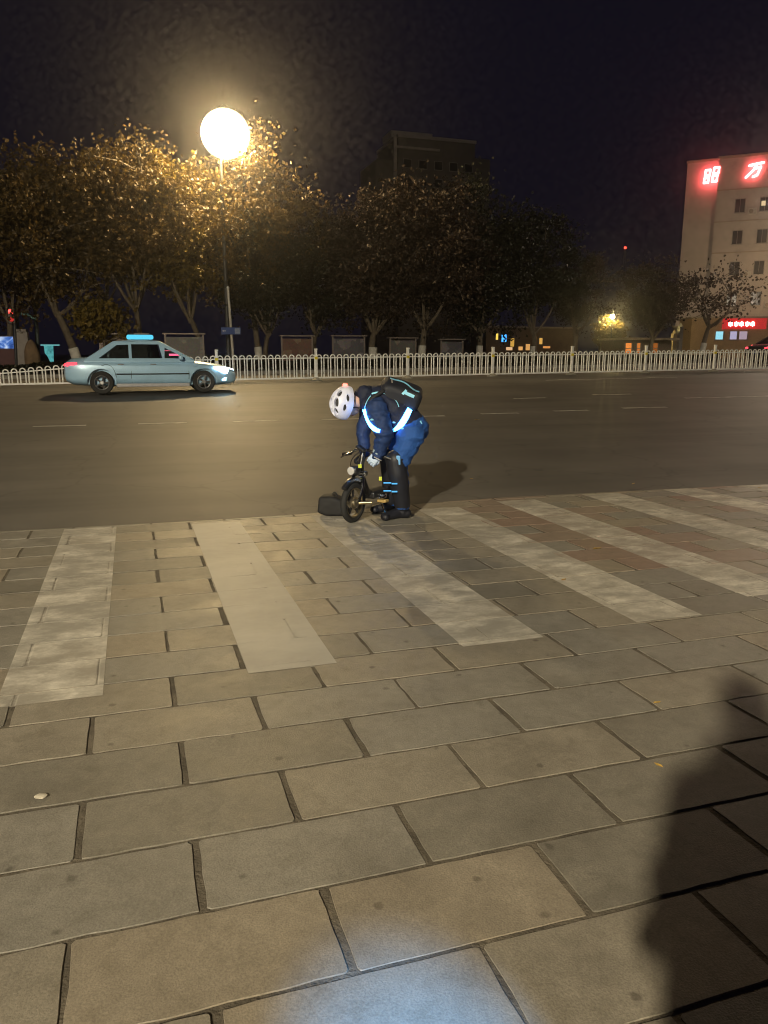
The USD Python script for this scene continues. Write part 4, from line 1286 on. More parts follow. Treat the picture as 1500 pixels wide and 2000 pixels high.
# taxi: near wheels on picture row 770
pA, pB = on_road(212, 771), on_road(392, 771)
uA, vA = uv(on_road(290, 771))
vc = vA + 0.78
uc = uv(on_road(458, 768))[0] - 2.36 * 0.88 + 0.1
p = W(uc, vc)
p[2] = float(zroad(uc, vc)) + 0.004
car(p, -AZ, 'pale blue grey taxi with a cyan roof sign driving right along the fence', M('taxi_paint', (0.36, 0.58, 0.80), 0.3, 0.1, var=0.08, scale=3, coat=0.4), True, True, 0.88)
p = at_v(1547, 700, 30.6)
p[2] = float(zfence(uv(p)[0])) + 0.01
car(p, -AZ, 'dark car with a red tail light cut off by the right edge beyond the fence', M('dark_paint', (0.03, 0.03, 0.035), 0.3, 0.2, var=0.03, coat=0.6), False, False)

# ------------------------------------------------------------------ the bending rider
NAVY = M('jacket_navy', (0.007, 0.012, 0.036), 0.75, var=0.25, scale=18, bump=0.5, bscale=40)
JEANS = M('trouser_blue', (0.014, 0.075, 0.29), 0.8, var=0.18, scale=16, bump=0.6, bscale=45)
SLEEVE = M('sleeve_blue', (0.009, 0.030, 0.11), 0.75, var=0.25, scale=18, bump=0.5, bscale=40)
DARK = M('guard_black', (0.012, 0.013, 0.02), 0.55, var=0.2, scale=20)
SKIN = M('skin', (0.55, 0.35, 0.27), 0.55, var=0.06)
HAIR = M('hair_black', (0.012, 0.010, 0.010), 0.6, var=0.1)
GLOVE = M('glove_grey', (0.48, 0.60, 0.78), 0.7, var=0.12, scale=30)
HELM = M('helmet_white', (0.72, 0.76, 0.95), 0.35, var=0.03)
LINER = M('helmet_liner', (0.03, 0.03, 0.035), 0.8, var=0)
TAPE = M('tape_cyan', (0.25, 0.62, 0.85), 0.5, var=0.05)
STRIP_GLOW = glow('vest_strip_glow', (0.07, 0.36, 1.0), 15.0)  # emission put on the vest strips, standing in for reflected lamp light
STRIP_GLOW_SOFT = glow('vest_strip_glow_soft', (0.16, 0.45, 0.85), 0.8)
Y0 = 6.72


def J(px, py, dy=0.0):
    return at_y(px, py, Y0 + dy)


j = dict(pel=J(797, 836, 0.02), waist=J(772, 803, 0.0), chest=J(741, 786, 0.0), neck=J(708, 783, 0.02), shN=J(735, 798, -0.16), shF=J(722, 790, 0.19),
         elN=J(751, 848, -0.23), waN=J(739, 886, -0.20), haN=J(722, 902, -0.20), elF=J(709, 846, 0.14), waF=J(712, 884, 0.06), haF=J(707, 903, 0.03),
         hipN=J(800, 850, -0.09), hipF=J(797, 846, 0.11), knN=J(779, 902, -0.14), knF=J(766, 898, 0.14), anN=J(784, 988, -0.08), anF=J(762, 982, 0.20))
for k_ in ('anN', 'anF'):
    j[k_][2] = float(zpav(j[k_][0], j[k_][1])) + 0.095

HC = J(676, 788, -0.02)                      # skull centre
crown = np.array([-0.80, -0.52, 0.06])       # the way the top of the head points
crown /= np.linalg.norm(crown)
face = np.array([-0.12, -0.05, -0.99])
face -= crown * (face @ crown)
face /= np.linalg.norm(face)
ear = np.cross(crown, face)
HR = np.stack([face, ear, crown], 1)          # columns: forward, left, up of the head


def hp_(f, e, c):
    return HC + HR @ np.array([f, e, c])


PERSON = thing('person', 'person in dark jacket, blue trousers and white helmet bending over a small bike', 'person')
skull = to_man(trimesh.Trimesh(*(lambda t: (t.vertices @ HR.T + HC, t.faces))(ball((0, 0, 0.0), (0.098, 0.076, 0.108), 3))))
skull_parts = [skull, bone(hp_(0.045, 0, -0.05), 0.058, hp_(0.06, 0, -0.095), 0.036), msphere(hp_(0.105, 0, -0.03), 0.017), bone(hp_(0.095, 0, 0.0), 0.012, hp_(0.11, 0, -0.03), 0.015),
               msphere(hp_(-0.005, 0.078, -0.02), (0.02, 0.02, 0.03)), msphere(hp_(-0.005, -0.078, -0.02), (0.02, 0.02, 0.03)), bone(hp_(-0.02, 0, -0.06), 0.055, j['neck'], 0.06)]
body_parts = skull_parts + [
    bone(j['neck'], 0.07, j['chest'], 0.12), bone(j['chest'], 0.125, j['waist'], 0.12), bone(j['waist'], 0.12, j['pel'], 0.13), bone(j['chest'], 0.10, j['shN'], 0.06), bone(j['chest'], 0.10, j['shF'], 0.06),
    bone(j['shN'], 0.055, j['elN'], 0.042), bone(j['elN'], 0.042, j['waN'], 0.03), bone(j['shF'], 0.055, j['elF'], 0.042), bone(j['elF'], 0.042, j['waF'], 0.03),
    bone(j['pel'], 0.12, j['hipN'], 0.095), bone(j['pel'], 0.12, j['hipF'], 0.095), bone(j['hipN'], 0.088, j['knN'], 0.055), bone(j['knN'], 0.053, j['anN'], 0.04), bone(j['hipF'], 0.088, j['knF'], 0.055), bone(j['knF'], 0.053, j['anF'], 0.04)]
obj('body', flesh(body_parts, 0.02, 6), SKIN, PERSON, smooth=True)
for e in (-1, 1):
    obj('eye', ball(hp_(0.09, e * 0.032, 0.0), 0.012, 2), M('eye_white', (0.6, 0.6, 0.6), 0.3, var=0), PERSON)
obj('mouth', tube([hp_(0.1, -0.02, -0.07), hp_(0.106, 0, -0.072), hp_(0.1, 0.02, -0.07)], 0.005, 6), M('lip', (0.3, 0.12, 0.1), 0.5, var=0), PERSON)
hairm = to_man(trimesh.Trimesh(*(lambda t: (t.vertices @ HR.T + HC, t.faces))(ball((-0.012, 0, 0.012), (0.098, 0.083, 0.108), 3)))) - m3.Manifold.cube((0.4, 0.4, 0.4)).translate((0.035, -0.2, -0.26)).transform(np.hstack([HR, HC[:, None]]))
obj('hair', to_tm(hairm), HAIR, PERSON, smooth=40)

# jacket with hood, sleeves
jk = [bone(j['neck'] + [0.03, 0, 0], 0.085, j['chest'], 0.155), bone(j['chest'], 0.155, j['waist'], 0.145), bone(j['waist'], 0.148, j['pel'] + [-0.01, 0, 0.03], 0.16), bone(j['chest'], 0.13, j['shN'], 0.088), bone(j['chest'], 0.13, j['shF'], 0.088),
      bone(j['waist'], 0.14, (j['hipN'] + j['pel']) / 2, 0.13)]
jacket = flesh(jk, 0.02, 8)
v_ = jacket.vertices
nz = meshkit.fbm(v_ * 9.0, 3, 4)[:, None] - 0.5
jacket.vertices = v_ + jacket.vertex_normals * nz * 0.035
JK = obj('jacket', jacket, NAVY, PERSON, smooth=True)
hood = flesh([bone(J(714, 766, -0.06), 0.06, J(706, 772, 0.06), 0.065), bone(J(712, 788, -0.1), 0.045, J(712, 766, -0.06), 0.06), bone(J(716, 790, -0.12), 0.055, J(722, 772, 0.0), 0.08)], 0.015, 6)
hood.vertices += hood.vertex_normals * (meshkit.fbm(hood.vertices * 14.0, 3, 2)[:, None] - 0.5) * 0.035
obj('hood', hood, NAVY, JK, smooth=True)
slN = flesh([bone(j['shN'], 0.10, (j['shN'] + j['elN']) / 2, 0.092), bone((j['shN'] + j['elN']) / 2, 0.092, j['elN'], 0.078), bone(j['elN'], 0.078, j['waN'], 0.055)], 0.016, 6)
slN.vertices += slN.vertex_normals * (meshkit.fbm(slN.vertices * [14, 14, 34], 3, 5)[:, None] - 0.5) * 0.05
obj('sleeve', slN, SLEEVE, JK, smooth=True, label='nearer blue sleeve')
slF = flesh([bone(j['shF'], 0.085, j['elF'], 0.062), bone(j['elF'], 0.062, j['waF'], 0.046)], 0.016, 6)
slF.vertices += slF.vertex_normals * (meshkit.fbm(slF.vertices * [16, 16, 26], 3, 6)[:, None] - 0.5) * 0.03
obj('sleeve', slF, SLEEVE, JK, smooth=True, label='farther blue sleeve')

# trousers
tr = [bone(j['pel'] + [0.03, 0, -0.01], 0.155, j['hipN'], 0.125), bone(j['pel'] + [0.03, 0, -0.01], 0.155, j['hipF'], 0.125), bone(j['hipN'] + [0.015, 0, 0], 0.122, j['knN'], 0.085), bone(j['hipF'] + [0.015, 0, 0], 0.122, j['knF'], 0.085),
      bone(j['knN'], 0.083, j['anN'] + [0.01, 0, 0.02], 0.062), bone(j['knF'], 0.083, j['anF'] + [0.01, 0, 0.02], 0.062)]
trou = flesh(tr, 0.018, 7)
trou.vertices += trou.vertex_normals * (meshkit.fbm(trou.vertices * [11, 11, 22], 3, 8)[:, None] - 0.5) * 0.045
obj('trousers', trou, JEANS, PERSON, smooth=True)

# knee and shin guards, shoes
for s, kn, an, rr in (('nearer', j['knN'], j['anN'], -1), ('farther', j['knF'], j['anF'], 1)):
    fw = np.array([-0.055, -0.02, 0.0])
    g = flesh([bone(kn + fw * 0.5 + [0, 0, 0.02], 0.09, kn + fw * 0.2 - [0, 0, 0.10], 0.092), bone(kn + fw * 0.2 - [0, 0, 0.10], 0.092, an + [0.008, 0, 0.03], 0.073)], 0.016, 5)
    gp = obj('leg_guard', g, DARK, PERSON, smooth=True, label=f'{s} black knee and shin guard')
    ft = an * [1, 1, 0] + [0, 0, float(zpav(an[0], an[1]))]
    toe = ft + np.array([-0.17, -0.075 + 0.03 * rr, 0])
    sh = flesh([bone(ft + [0.045, 0.01, 0.045], 0.045, ft + [-0.02, 0, 0.05], 0.05), bone(ft + [-0.02, 0, 0.05], 0.05, toe + [0.02, 0, 0.035], 0.036), bone(toe + [0.02, 0, 0.036], 0.036, toe + [0.03, -0.02, 0.034], 0.034), bone(ft + [0.01, 0, 0.06], 0.048, an + [0, 0, 0.03], 0.052)], 0.014, 4)
    vv_ = sh.vertices.copy()
    vv_[:, 2] = np.maximum(vv_[:, 2], ft[2] + 0.004)
    sh.vertices = vv_
    sp = obj('shoe', sh, DARK, PERSON, smooth=40)


def hand(w, dirn, down, mat, parent, grip):
    """A palm and five bent fingers closing round the bar at grip; w wrist, dirn the way the hand points, down the palm's normal."""
    d = dirn / np.linalg.norm(dirn)
    n = down - d * (down @ d)
    n /= np.linalg.norm(n)
    s = np.cross(n, d)
    P = lambda a, b, c: w + d * a + s * b + n * c
    parts = [bone(P(0, -0.016, 0), 0.024, P(0, 0.016, 0), 0.024), m3.Manifold.batch_hull([msphere(P(0.01, -0.02, 0), 0.019), msphere(P(0.01, 0.02, 0), 0.019), msphere(P(0.085, -0.033, 0.004), 0.015), msphere(P(0.085, 0.033, 0.004), 0.014)])]
    for k, (b, L) in enumerate(((-0.032, 0.036), (-0.011, 0.041), (0.011, 0.038), (0.032, 0.029))):
        a0, a1, a2, a3 = P(0.08, b, 0.002), P(0.08 + L * 0.75, b * 1.05, 0.016), P(0.08 + L * 0.8, b * 1.02, 0.016 + L * 0.8), P(0.08 + L * 0.25, b, 0.02 + L * 1.0)
        parts += [bone(a0, 0.0115, a1, 0.0105, 12), bone(a1, 0.0105, a2, 0.0098, 12), bone(a2, 0.0098, a3, 0.009, 12)]
    parts += [bone(P(0.025, -0.026, 0.006), 0.015, P(0.06, -0.048, 0.022), 0.0125, 12), bone(P(0.06, -0.048, 0.022), 0.0125, P(0.085, -0.04, 0.042), 0.011, 12)]
    m = flesh(parts, 0.006, 3)
    return obj('glove', m, mat, parent, smooth=True)


gN = hand(j['waN'], np.array([-0.55, -0.15, -0.62]), np.array([-0.2, 0.75, -0.5]), GLOVE, PERSON, None)
cf = cyl(j['waN'] + (j['elN'] - j['waN']) * 0.02, j['waN'] + (j['elN'] - j['waN']) * 0.22, 0.053, 14)
obj('cuff', cf, M('cuff_pale', (0.34, 0.44, 0.52), 0.6), gN, smooth=40)
gF = hand(j['waF'], np.array([-0.3, -0.1, -0.9]), np.array([-0.6, -0.3, -0.1]), DARK, PERSON, None)

# helmet: vented shell over a dark liner
def hm(t):
    t.vertices = t.vertices @ HR.T + HC
    return t


ro = np.array([0.150, 0.108, 0.135])
outer = ball((-0.005, 0, 0.022), ro, 4)
v_ = outer.vertices
tail = np.clip(-v_[:, 0] / 0.15, 0, 1)
v_[:, 2] -= tail * 0.02
front_ = np.clip(v_[:, 0] / 0.15, 0, 1)
v_[:, 1] *= 1 - 0.22 * front_ ** 2
outer.vertices = v_
inner = outer.copy()
inner.vertices = (inner.vertices - [-0.005, 0, 0.01]) * 0.86 + [-0.005, 0, 0.006]
shell = to_man(outer) - to_man(inner) - m3.Manifold.cube((0.6, 0.6, 0.4)).translate((-0.3, -0.3, -0.415)).rotate((0, -6, 0))
for fx_, ey, lx, ly, tilt in ((0.085, 0.0, 0.040, 0.016, 0), (0.01, 0.0, 0.046, 0.019, 0), (-0.075, 0.0, 0.036, 0.017, 0), (0.075, 0.046, 0.034, 0.013, 12), (-0.005, 0.060, 0.042, 0.016, 4), (-0.085, 0.052, 0.032, 0.015, -10), (0.075, -0.046, 0.034, 0.013, -12), (-0.005, -0.060, 0.042, 0.016, -4), (-0.085, -0.052, 0.032, 0.015, 10),
                               (0.04, 0.098, 0.034, 0.012, 5), (-0.05, 0.1, 0.034, 0.012, -5), (0.04, -0.098, 0.034, 0.012, -5), (-0.05, -0.1, 0.034, 0.012, 5)):
    nrm = np.array([fx_ / ro[0] ** 2, ey / ro[1] ** 2, 0.0])
    zz_ = math.sqrt(max(0.02, 1 - (fx_ / ro[0]) ** 2 - (ey / ro[1]) ** 2))
    nrm[2] = zz_ / ro[2]
    nrm /= np.linalg.norm(nrm)
    xa = np.array([math.cos(math.radians(tilt)), math.sin(math.radians(tilt)), 0])
    xa -= nrm * (xa @ nrm)
    xa /= np.linalg.norm(xa)
    R_ = np.stack([xa, np.cross(nrm, xa), nrm], 1)
    c_ = np.array([fx_ - 0.005, ey, 0.022 + ro[2] * zz_ - max(0, -fx_) * 0.13])
    shell -= m3.Manifold.sphere(1.0, 20).scale((lx * 1.02, ly * 1.32, 0.05)).transform(np.hstack([R_, c_[:, None]]))
HELMET = obj('helmet', hm(to_tm(shell)), HELM, PERSON, smooth=35)
lin = inner.copy()
lin.vertices = (lin.vertices - [-0.005, 0, 0.006]) * 0.985 + [-0.005, 0, 0.006]
lin = to_tm(to_man(lin) - m3.Manifold.cube((0.6, 0.6, 0.4)).translate((-0.3, -0.3, -0.41)).rotate((0, -6, 0)))
obj('liner', hm(lin), LINER, HELMET, smooth=35)
obj('tail_light', hm(rbox((-0.158, 0, 0.02), (0.028, 0.05, 0.028), 0.009)), glow('helmet_red', (1.0, 0.08, 0.06), 9.0), HELMET, smooth=35)
obj('chin_strap', tube(spline([hp_(0.03, -0.085, -0.01), hp_(0.03, -0.074, -0.075), hp_(0.035, -0.02, -0.125), hp_(0.035, 0.02, -0.125), hp_(0.03, 0.074, -0.075), hp_(0.03, 0.085, -0.01)], 20), 0.006, 6), BLACK, HELMET)

# things on the clothing follow its surface: first hit along the sight line of the picture row and column
def cast(meshes, px, py, off):
    best = None
    r = ray(px, py)
    r = r / np.linalg.norm(r)
    for m in meshes:
        tri = m.triangles
        e1, e2 = tri[:, 1] - tri[:, 0], tri[:, 2] - tri[:, 0]
        h = np.cross(r, e2)
        a = (e1 * h).sum(1)
        ok = np.abs(a) > 1e-12
        f = np.where(ok, 1 / np.where(ok, a, 1), 0)
        s = CAM - tri[:, 0]
        u = f * (s * h).sum(1)
        q = np.cross(s, e1)
        w = f * (q @ r)
        t = f * (e2 * q).sum(1)
        hit = ok & (u >= 0) & (w >= 0) & (u + w <= 1) & (t > 0.1)
        if hit.any():
            d = t[hit].min()
            best = d if best is None else min(best, d)
    if best is None:
        return None
    return CAM + r * (best - off)


def band(meshes, pts, widths, mat, parent, name, n=18, thick=0.006, off=0.006):
    """A flexible strip laid on the surface along a path."""
    c = spline([(x, y, 0) for x, y in pts], n)[:, :2]
    wds = np.interp(np.linspace(0, 1, n), np.linspace(0, 1, len(widths)), widths)
    tn = np.gradient(c, axis=0)
    nn = np.stack([-tn[:, 1], tn[:, 0]], 1)
    nn /= np.linalg.norm(nn, axis=1, keepdims=True)
    L, Rr, last = [], [], None
    for k in range(n):
        row = []
        for s in (-1, 1):
            q = c[k] + nn[k] * s * wds[k] / 2
            h = cast(meshes, q[0], q[1], off)
            row.append(h)
        if row[0] is None and row[1] is None:
            continue
        if row[0] is None or row[1] is None:
            good = row[0] if row[0] is not None else row[1]
            i = 0 if row[0] is None else 1
            q = c[k] + nn[k] * (-1 if i == 0 else 1) * wds[k] / 2
            row[i] = at_y(q[0], q[1], good[1])
        L.append(row[0])
        Rr.append(row[1])
    L, Rr = np.array(L), np.array(Rr)
    k = len(L)
    back = ray(740, 820)
    back = back / np.linalg.norm(back) * thick
    V = np.vstack([L, Rr, L + back, Rr + back])
    Fb = []
    for i in range(k - 1):
        for a, b in ((0, 1), (3, 2), (2, 0), (1, 3)):
            A, B_, C, D = a * k + i, b * k + i, b * k + i + 1, a * k + i + 1
            Fb += [[A, B_, C], [A, C, D]]
    return obj(name, trimesh.Trimesh(V, np.array(Fb), process=False), mat, parent)


cloth = [jacket, slN, hood, trou]
VEST = [jacket, hood, trou]
band(cloth, [(711, 799), (714, 812), (721, 827), (730, 837), (742, 842)], [7, 5, 6, 9, 7], STRIP_GLOW, JK, 'glow_strip')
band(cloth, [(802, 796), (794, 812), (784, 828), (768, 841)], [10, 12, 12, 5], STRIP_GLOW, JK, 'glow_strip')
band(cloth, [(726, 769), (737, 767), (747, 768)], [3, 4, 2], TAPE, JK, 'piping')
band(cloth, [(747, 768), (762, 773), (775, 785), (779, 795)], [1.6, 1.6, 1.6], TAPE, JK, 'piping')
band(cloth, [(712, 799), (716, 785), (724, 773)], [1.6, 1.6, 1.6], TAPE, JK, 'piping')
for x, y in ((726, 820), (769, 825.5), (785, 837)):
    band(cloth, [(x - 3.5, y), (x, y - 0.5), (x + 3.5, y)], [2, 4, 2], TAPE, JK, 'tape_mark', 5)
band([trou], [(821, 822), (824, 828)], [3, 2], TAPE, PERSON, 'tape_mark', 4)

# backpack on the lower back
bc = J(783, 769, 0.02)
ba = np.array([0.93, 0.0, -0.30])
BR = frame(ba, np.array([0.25, -0.25, 1.0]))
BP = thing('backpack', 'black backpack with a pale letter T and light piping on the bent back', 'backpack')
bag = rbox(bc, (0.37, 0.30, 0.185), 0.06, BR, 16)
bag = bag.subdivide().subdivide()
bag.vertices += bag.vertex_normals * (meshkit.fbm(bag.vertices * 10.0, 3, 3)[:, None] - 0.5) * 0.03
bg = obj('bag', bag, M('bag_black', (0.012, 0.014, 0.022), 0.7, var=0.2, scale=20), BP, smooth=True)
band([bag], [(762, 738.5), (778, 743), (790, 747), (803, 757), (819, 765)], [2.6, 2.6, 2.6, 2.6, 2.6], TAPE, bg, 'piping', 16)
band([bag], [(786, 770), (794, 762)], [5, 5], TAPE, bg, 'letter_T_bar', 8)
band([bag], [(790, 766.5), (800, 771), (809, 775)], [5.5, 6.5, 6], TAPE, bg, 'letter_T_stem', 8)
band([bag], [(765, 740), (766, 748)], [1.8, 1.8], M('zip_pull', (0.5, 0.45, 0.4), 0.5), bg, 'zip_pull', 4)
obj('shoulder_strap', tube(spline([bc + BR @ [-0.15, -0.13, 0.02], J(742, 768, -0.14), J(722, 785, -0.17), J(728, 806, -0.15)], 14), 0.017, 8), M('strap_black', (0.015, 0.016, 0.02), 0.7), BP, smooth=True)
# cyan reflective marks on the shin guards, thrown-back light put in as emission
SHINS = [m for m in [trou]]
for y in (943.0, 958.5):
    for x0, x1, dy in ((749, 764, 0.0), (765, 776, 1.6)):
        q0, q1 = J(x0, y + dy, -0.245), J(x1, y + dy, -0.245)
        obj('guard_stripe', tube([q0, q1], 0.0065, 6), glow('guard_stripe_glow', (0.12, 0.5, 0.9), 1.1), PERSON)
obj('knee_badge', rbox(J(778, 899, -0.23), (0.035, 0.012, 0.08), 0.005), M('badge_blue', (0.15, 0.4, 0.75), 0.4, var=0), PERSON, smooth=30)

# ------------------------------------------------------------------ small folding bike
CHROME = M('chrome', (0.75, 0.76, 0.8), 0.14, 1.0, var=0)
FRAME_P = M('bike_black', (0.018, 0.018, 0.02), 0.35, var=0, coat=0.5)
YELLOW = M('tag_yellow', (0.55, 0.65, 0.05), 0.5, var=0)
BK = thing('folding_bike', 'small black folding electric bike with chrome fittings held by the bending person', 'bicycle')
wf = on_pav(690, 1020)
wr = wf + np.array([0.36, 0.60, 0.0])
wr[2] = zpav(wr[0], wr[1])
hd = (wr - wf)
hd[2] = 0
hd /= np.linalg.norm(hd)                       # from front to rear
sd = np.array([hd[1], -hd[0], 0.0])            # to the side facing the viewer
WRAD = 0.175


def bpnt(a, s, z):
    return np.array([wf[0], wf[1], wf[2]]) + hd * a + sd * s + np.array([0, 0, z])


def bike_wheel(c, name):
    R_ = np.stack([hd, np.array([0, 0, 1.0]), np.cross(hd, [0, 0, 1.0])], 1)
    ty = trimesh.creation.torus(WRAD - 0.026, 0.028, 40, 12)
    ty.apply_transform(np.vstack([np.hstack([R_, c[:, None]]), [0, 0, 0, 1]]))
    rm = trimesh.creation.revolve(np.array([(WRAD - 0.055, -0.018), (WRAD - 0.040, -0.02), (WRAD - 0.040, 0.02), (WRAD - 0.055, 0.018), (WRAD - 0.055, -0.018)]), sections=36)
    rm.apply_transform(np.vstack([np.hstack([R_, c[:, None]]), [0, 0, 0, 1]]))
    w = obj(name, ty, RUBBER, BK, smooth=True)
    obj('rim', rm, M('rim_bronze', (0.30, 0.25, 0.16), 0.35, 0.8, var=0), w, smooth=30)
    ax = R_[:, 2]
    obj('hub', cat(cyl(c - ax * 0.045, c + ax * 0.045, 0.035, 16), cyl(c - ax * 0.02, c + ax * 0.02, 0.055, 20)), M('hub_metal', (0.4, 0.36, 0.28), 0.3, 0.9, var=0), w, smooth=35)
    for k in range(5):
        a = 2 * math.pi * k / 5 + 0.3
        d = R_[:, 0] * math.cos(a) + R_[:, 1] * math.sin(a)
        obj('spoke', cyl(c + d * 0.03, c + d * (WRAD - 0.05), 0.011, 6), FRAME_P, w)
    return w


bike_wheel(bpnt(0, 0, WRAD), 'front_wheel')
cr = wr + [0, 0, WRAD]
bike_wheel(cr, 'rear_wheel')
for s in (-0.06, 0.06):
    obj('fork_blade', tube([bpnt(0.0, s, WRAD), bpnt(0.06, s, 0.30), bpnt(0.10, s * 0.8, 0.42)], 0.014, 8), CHROME if s > 0 else FRAME_P, BK, smooth=40)
obj('fork_crown', rbox(bpnt(0.10, 0, 0.42), (0.05, 0.16, 0.045), 0.015, np.stack([hd, sd, [0, 0, 1]], 1)), CHROME, BK, smooth=35)
obj('head_tube', cyl(bpnt(0.10, 0, 0.40), bpnt(0.15, 0, 0.56), 0.026, 12), FRAME_P, BK, smooth=40)
obj('handle_stem', tube([bpnt(0.15, 0, 0.55), bpnt(0.165, 0, 0.62)], 0.02, 10), CHROME, BK, smooth=40)
obj('handlebar', tube(spline([bpnt(0.19, -0.15, 0.575), bpnt(0.17, -0.07, 0.61), bpnt(0.165, 0, 0.62), bpnt(0.17, 0.08, 0.605), bpnt(0.21, 0.18, 0.565)], 16), 0.012, 8), CHROME, BK, smooth=40)
for s in (-1, 1):
    e0 = bpnt(0.208, 0.172, 0.568) if s > 0 else bpnt(0.188, -0.142, 0.578)
    e1 = bpnt(0.24, 0.27, 0.535) if s > 0 else bpnt(0.205, -0.235, 0.555)
    obj('grip', cyl(e0, e1, 0.018, 10), BLACK, BK, smooth=40)
    obj('brake_lever', tube([bpnt(0.165, s * 0.10, 0.59), bpnt(0.11, s * 0.15, 0.57), bpnt(0.13, s * 0.21, 0.54)], 0.007, 6), CHROME, BK, smooth=40)
lamp = obj('front_lamp', rbox(bpnt(0.02, 0, 0.455), (0.09, 0.10, 0.075), 0.025, np.stack([hd, sd, [0, 0, 1]], 1)), FRAME_P, BK, smooth=35)
obj('lamp_lens', cyl(bpnt(-0.02, 0, 0.455), bpnt(-0.034, 0, 0.455), 0.034, 16), M('lens_clear', (0.5, 0.5, 0.5), 0.1, var=0), lamp)
obj('horn', cyl(bpnt(0.03, 0.05, 0.385), bpnt(0.0, 0.05, 0.385), 0.03, 14), CHROME, BK, smooth=40)
gd = [bpnt((WRAD + 0.022) * math.cos(a) * 1.0, 0, WRAD + (WRAD + 0.022) * math.sin(a)) for a in np.linspace(0.35, 2.35, 12)]
obj('front_mudguard', tube(gd, 0.026, 8), FRAME_P, BK, smooth=40)
obj('display', rbox(bpnt(0.10, 0.02, 0.635), (0.06, 0.09, 0.03), 0.01, frame(hd, [0.3, -0.5, 1])), FRAME_P, BK, smooth=35)
obj('display_tag', rbox(J(703, 910.5, -0.33), (0.032, 0.008, 0.032), 0.003), YELLOW, BK)
obj('frame_tag', rbox(J(743, 935, -0.24), (0.028, 0.008, 0.036), 0.003), YELLOW, BK)
obj('down_tube', tube([bpnt(0.11, 0, 0.43), bpnt(0.22, 0, 0.235), bpnt(0.36, 0, 0.185)], [0.03, 0.032, 0.032], 10), FRAME_P, BK, smooth=40)
obj('deck', rbox(bpnt(0.42, 0, 0.20), (0.34, 0.12, 0.07), 0.02, np.stack([hd, sd, [0, 0, 1]], 1)), FRAME_P, BK, smooth=35)
for s in (-0.07, 0.07):
    obj('chain_stay', cyl(bpnt(0.45, s * 0.9, 0.19), cr + sd * s, 0.012, 8), FRAME_P, BK, smooth=40)
obj('seat_post', cyl(bpnt(0.52, 0, 0.21), bpnt(0.60, 0, 0.50), 0.017, 10), M('seat_post_metal', (0.4, 0.4, 0.43), 0.3, 0.9, var=0), BK, smooth=40)
obj('crank', cyl(bpnt(0.40, -0.09, 0.18), bpnt(0.40, 0.09, 0.18), 0.022, 12), CHROME, BK, smooth=40)
for s, dx in ((1, 0.13), (-1, -0.13)):
    obj('crank_arm', cyl(bpnt(0.40, s * 0.085, 0.18), bpnt(0.40 - dx, s * 0.09, 0.16), 0.010, 8), CHROME, BK, smooth=40)
    obj('pedal', rbox(bpnt(0.40 - dx, s * 0.14, 0.16), (0.07, 0.09, 0.025), 0.008, np.stack([hd, sd, [0, 0, 1]], 1)), M('pedal_amber', (0.4, 0.28, 0.1), 0.4, var=0), BK, smooth=35)
obj('side_stand', cyl(bpnt(0.34, 0.05, 0.18), bpnt(0.30, 0.16, 0.012), 0.009, 8), CHROME, BK, smooth=40)
obj('foot_peg', cyl(bpnt(0.0, 0.06, WRAD), bpnt(0.05, 0.16, WRAD + 0.01), 0.014, 10), M('peg_brass', (0.4, 0.32, 0.18), 0.35, 0.9, var=0), BK, smooth=40)
for k, (a, b, c_) in enumerate((((0.16, 0.03, 0.6), (0.05, 0.08, 0.52), (0.10, 0.05, 0.40)), ((0.16, -0.03, 0.6), (0.04, -0.05, 0.5), (0.12, -0.03, 0.38)))):
    obj('brake_cable', tube(spline([bpnt(*a), bpnt(*b), bpnt(*c_)], 12), 0.004, 5), BLACK, BK)

# black bag on the ground behind the wheel
bp_ = on_pav(648, 1005)
hb_ = m3.Manifold.batch_hull([msphere((x, y, z), 0.03, 14) for x, y, z in ((-0.085, -0.07, 0.05), (-0.085, 0.07, 0.05), (-0.075, 0.06, 0.15), (-0.075, -0.06, 0.15), (0.02, -0.07, 0.155), (0.02, 0.07, 0.155), (0.15, -0.05, 0.10), (0.15, 0.05, 0.10), (0.12, -0.06, 0.032), (0.12, 0.06, 0.032), (-0.03, -0.07, 0.032), (-0.03, 0.07, 0.032))])
bgm = to_tm(hb_.refine_to_length(0.02))
bgm.vertices += bgm.vertex_normals * (meshkit.fbm(bgm.vertices * 15, 3, 7)[:, None] - 0.5) * 0.012
bgm.vertices[:, 2] = np.maximum(bgm.vertices[:, 2], 0.003)
t = thing('saddle_bag', 'black rounded bag lying on the slabs behind the front wheel', 'bag', bp_, math.radians(-8))
obj('shell', bgm, M('bag_matt', (0.012, 0.012, 0.014), 0.75, var=0.15, scale=25), t, smooth=True)
obj('carry_loop', tube(spline([(0.0, 0.02, 0.18), (0.025, 0.02, 0.205), (0.05, 0.02, 0.17)], 8), 0.006, 6), M('strap_black', 0, 0), t, smooth=True)

# ------------------------------------------------------------------ litter on the slabs
LEAF_Y = M('fallen_leaf', (0.5, 0.33, 0.07), 0.6, var=0.25, scale=40)


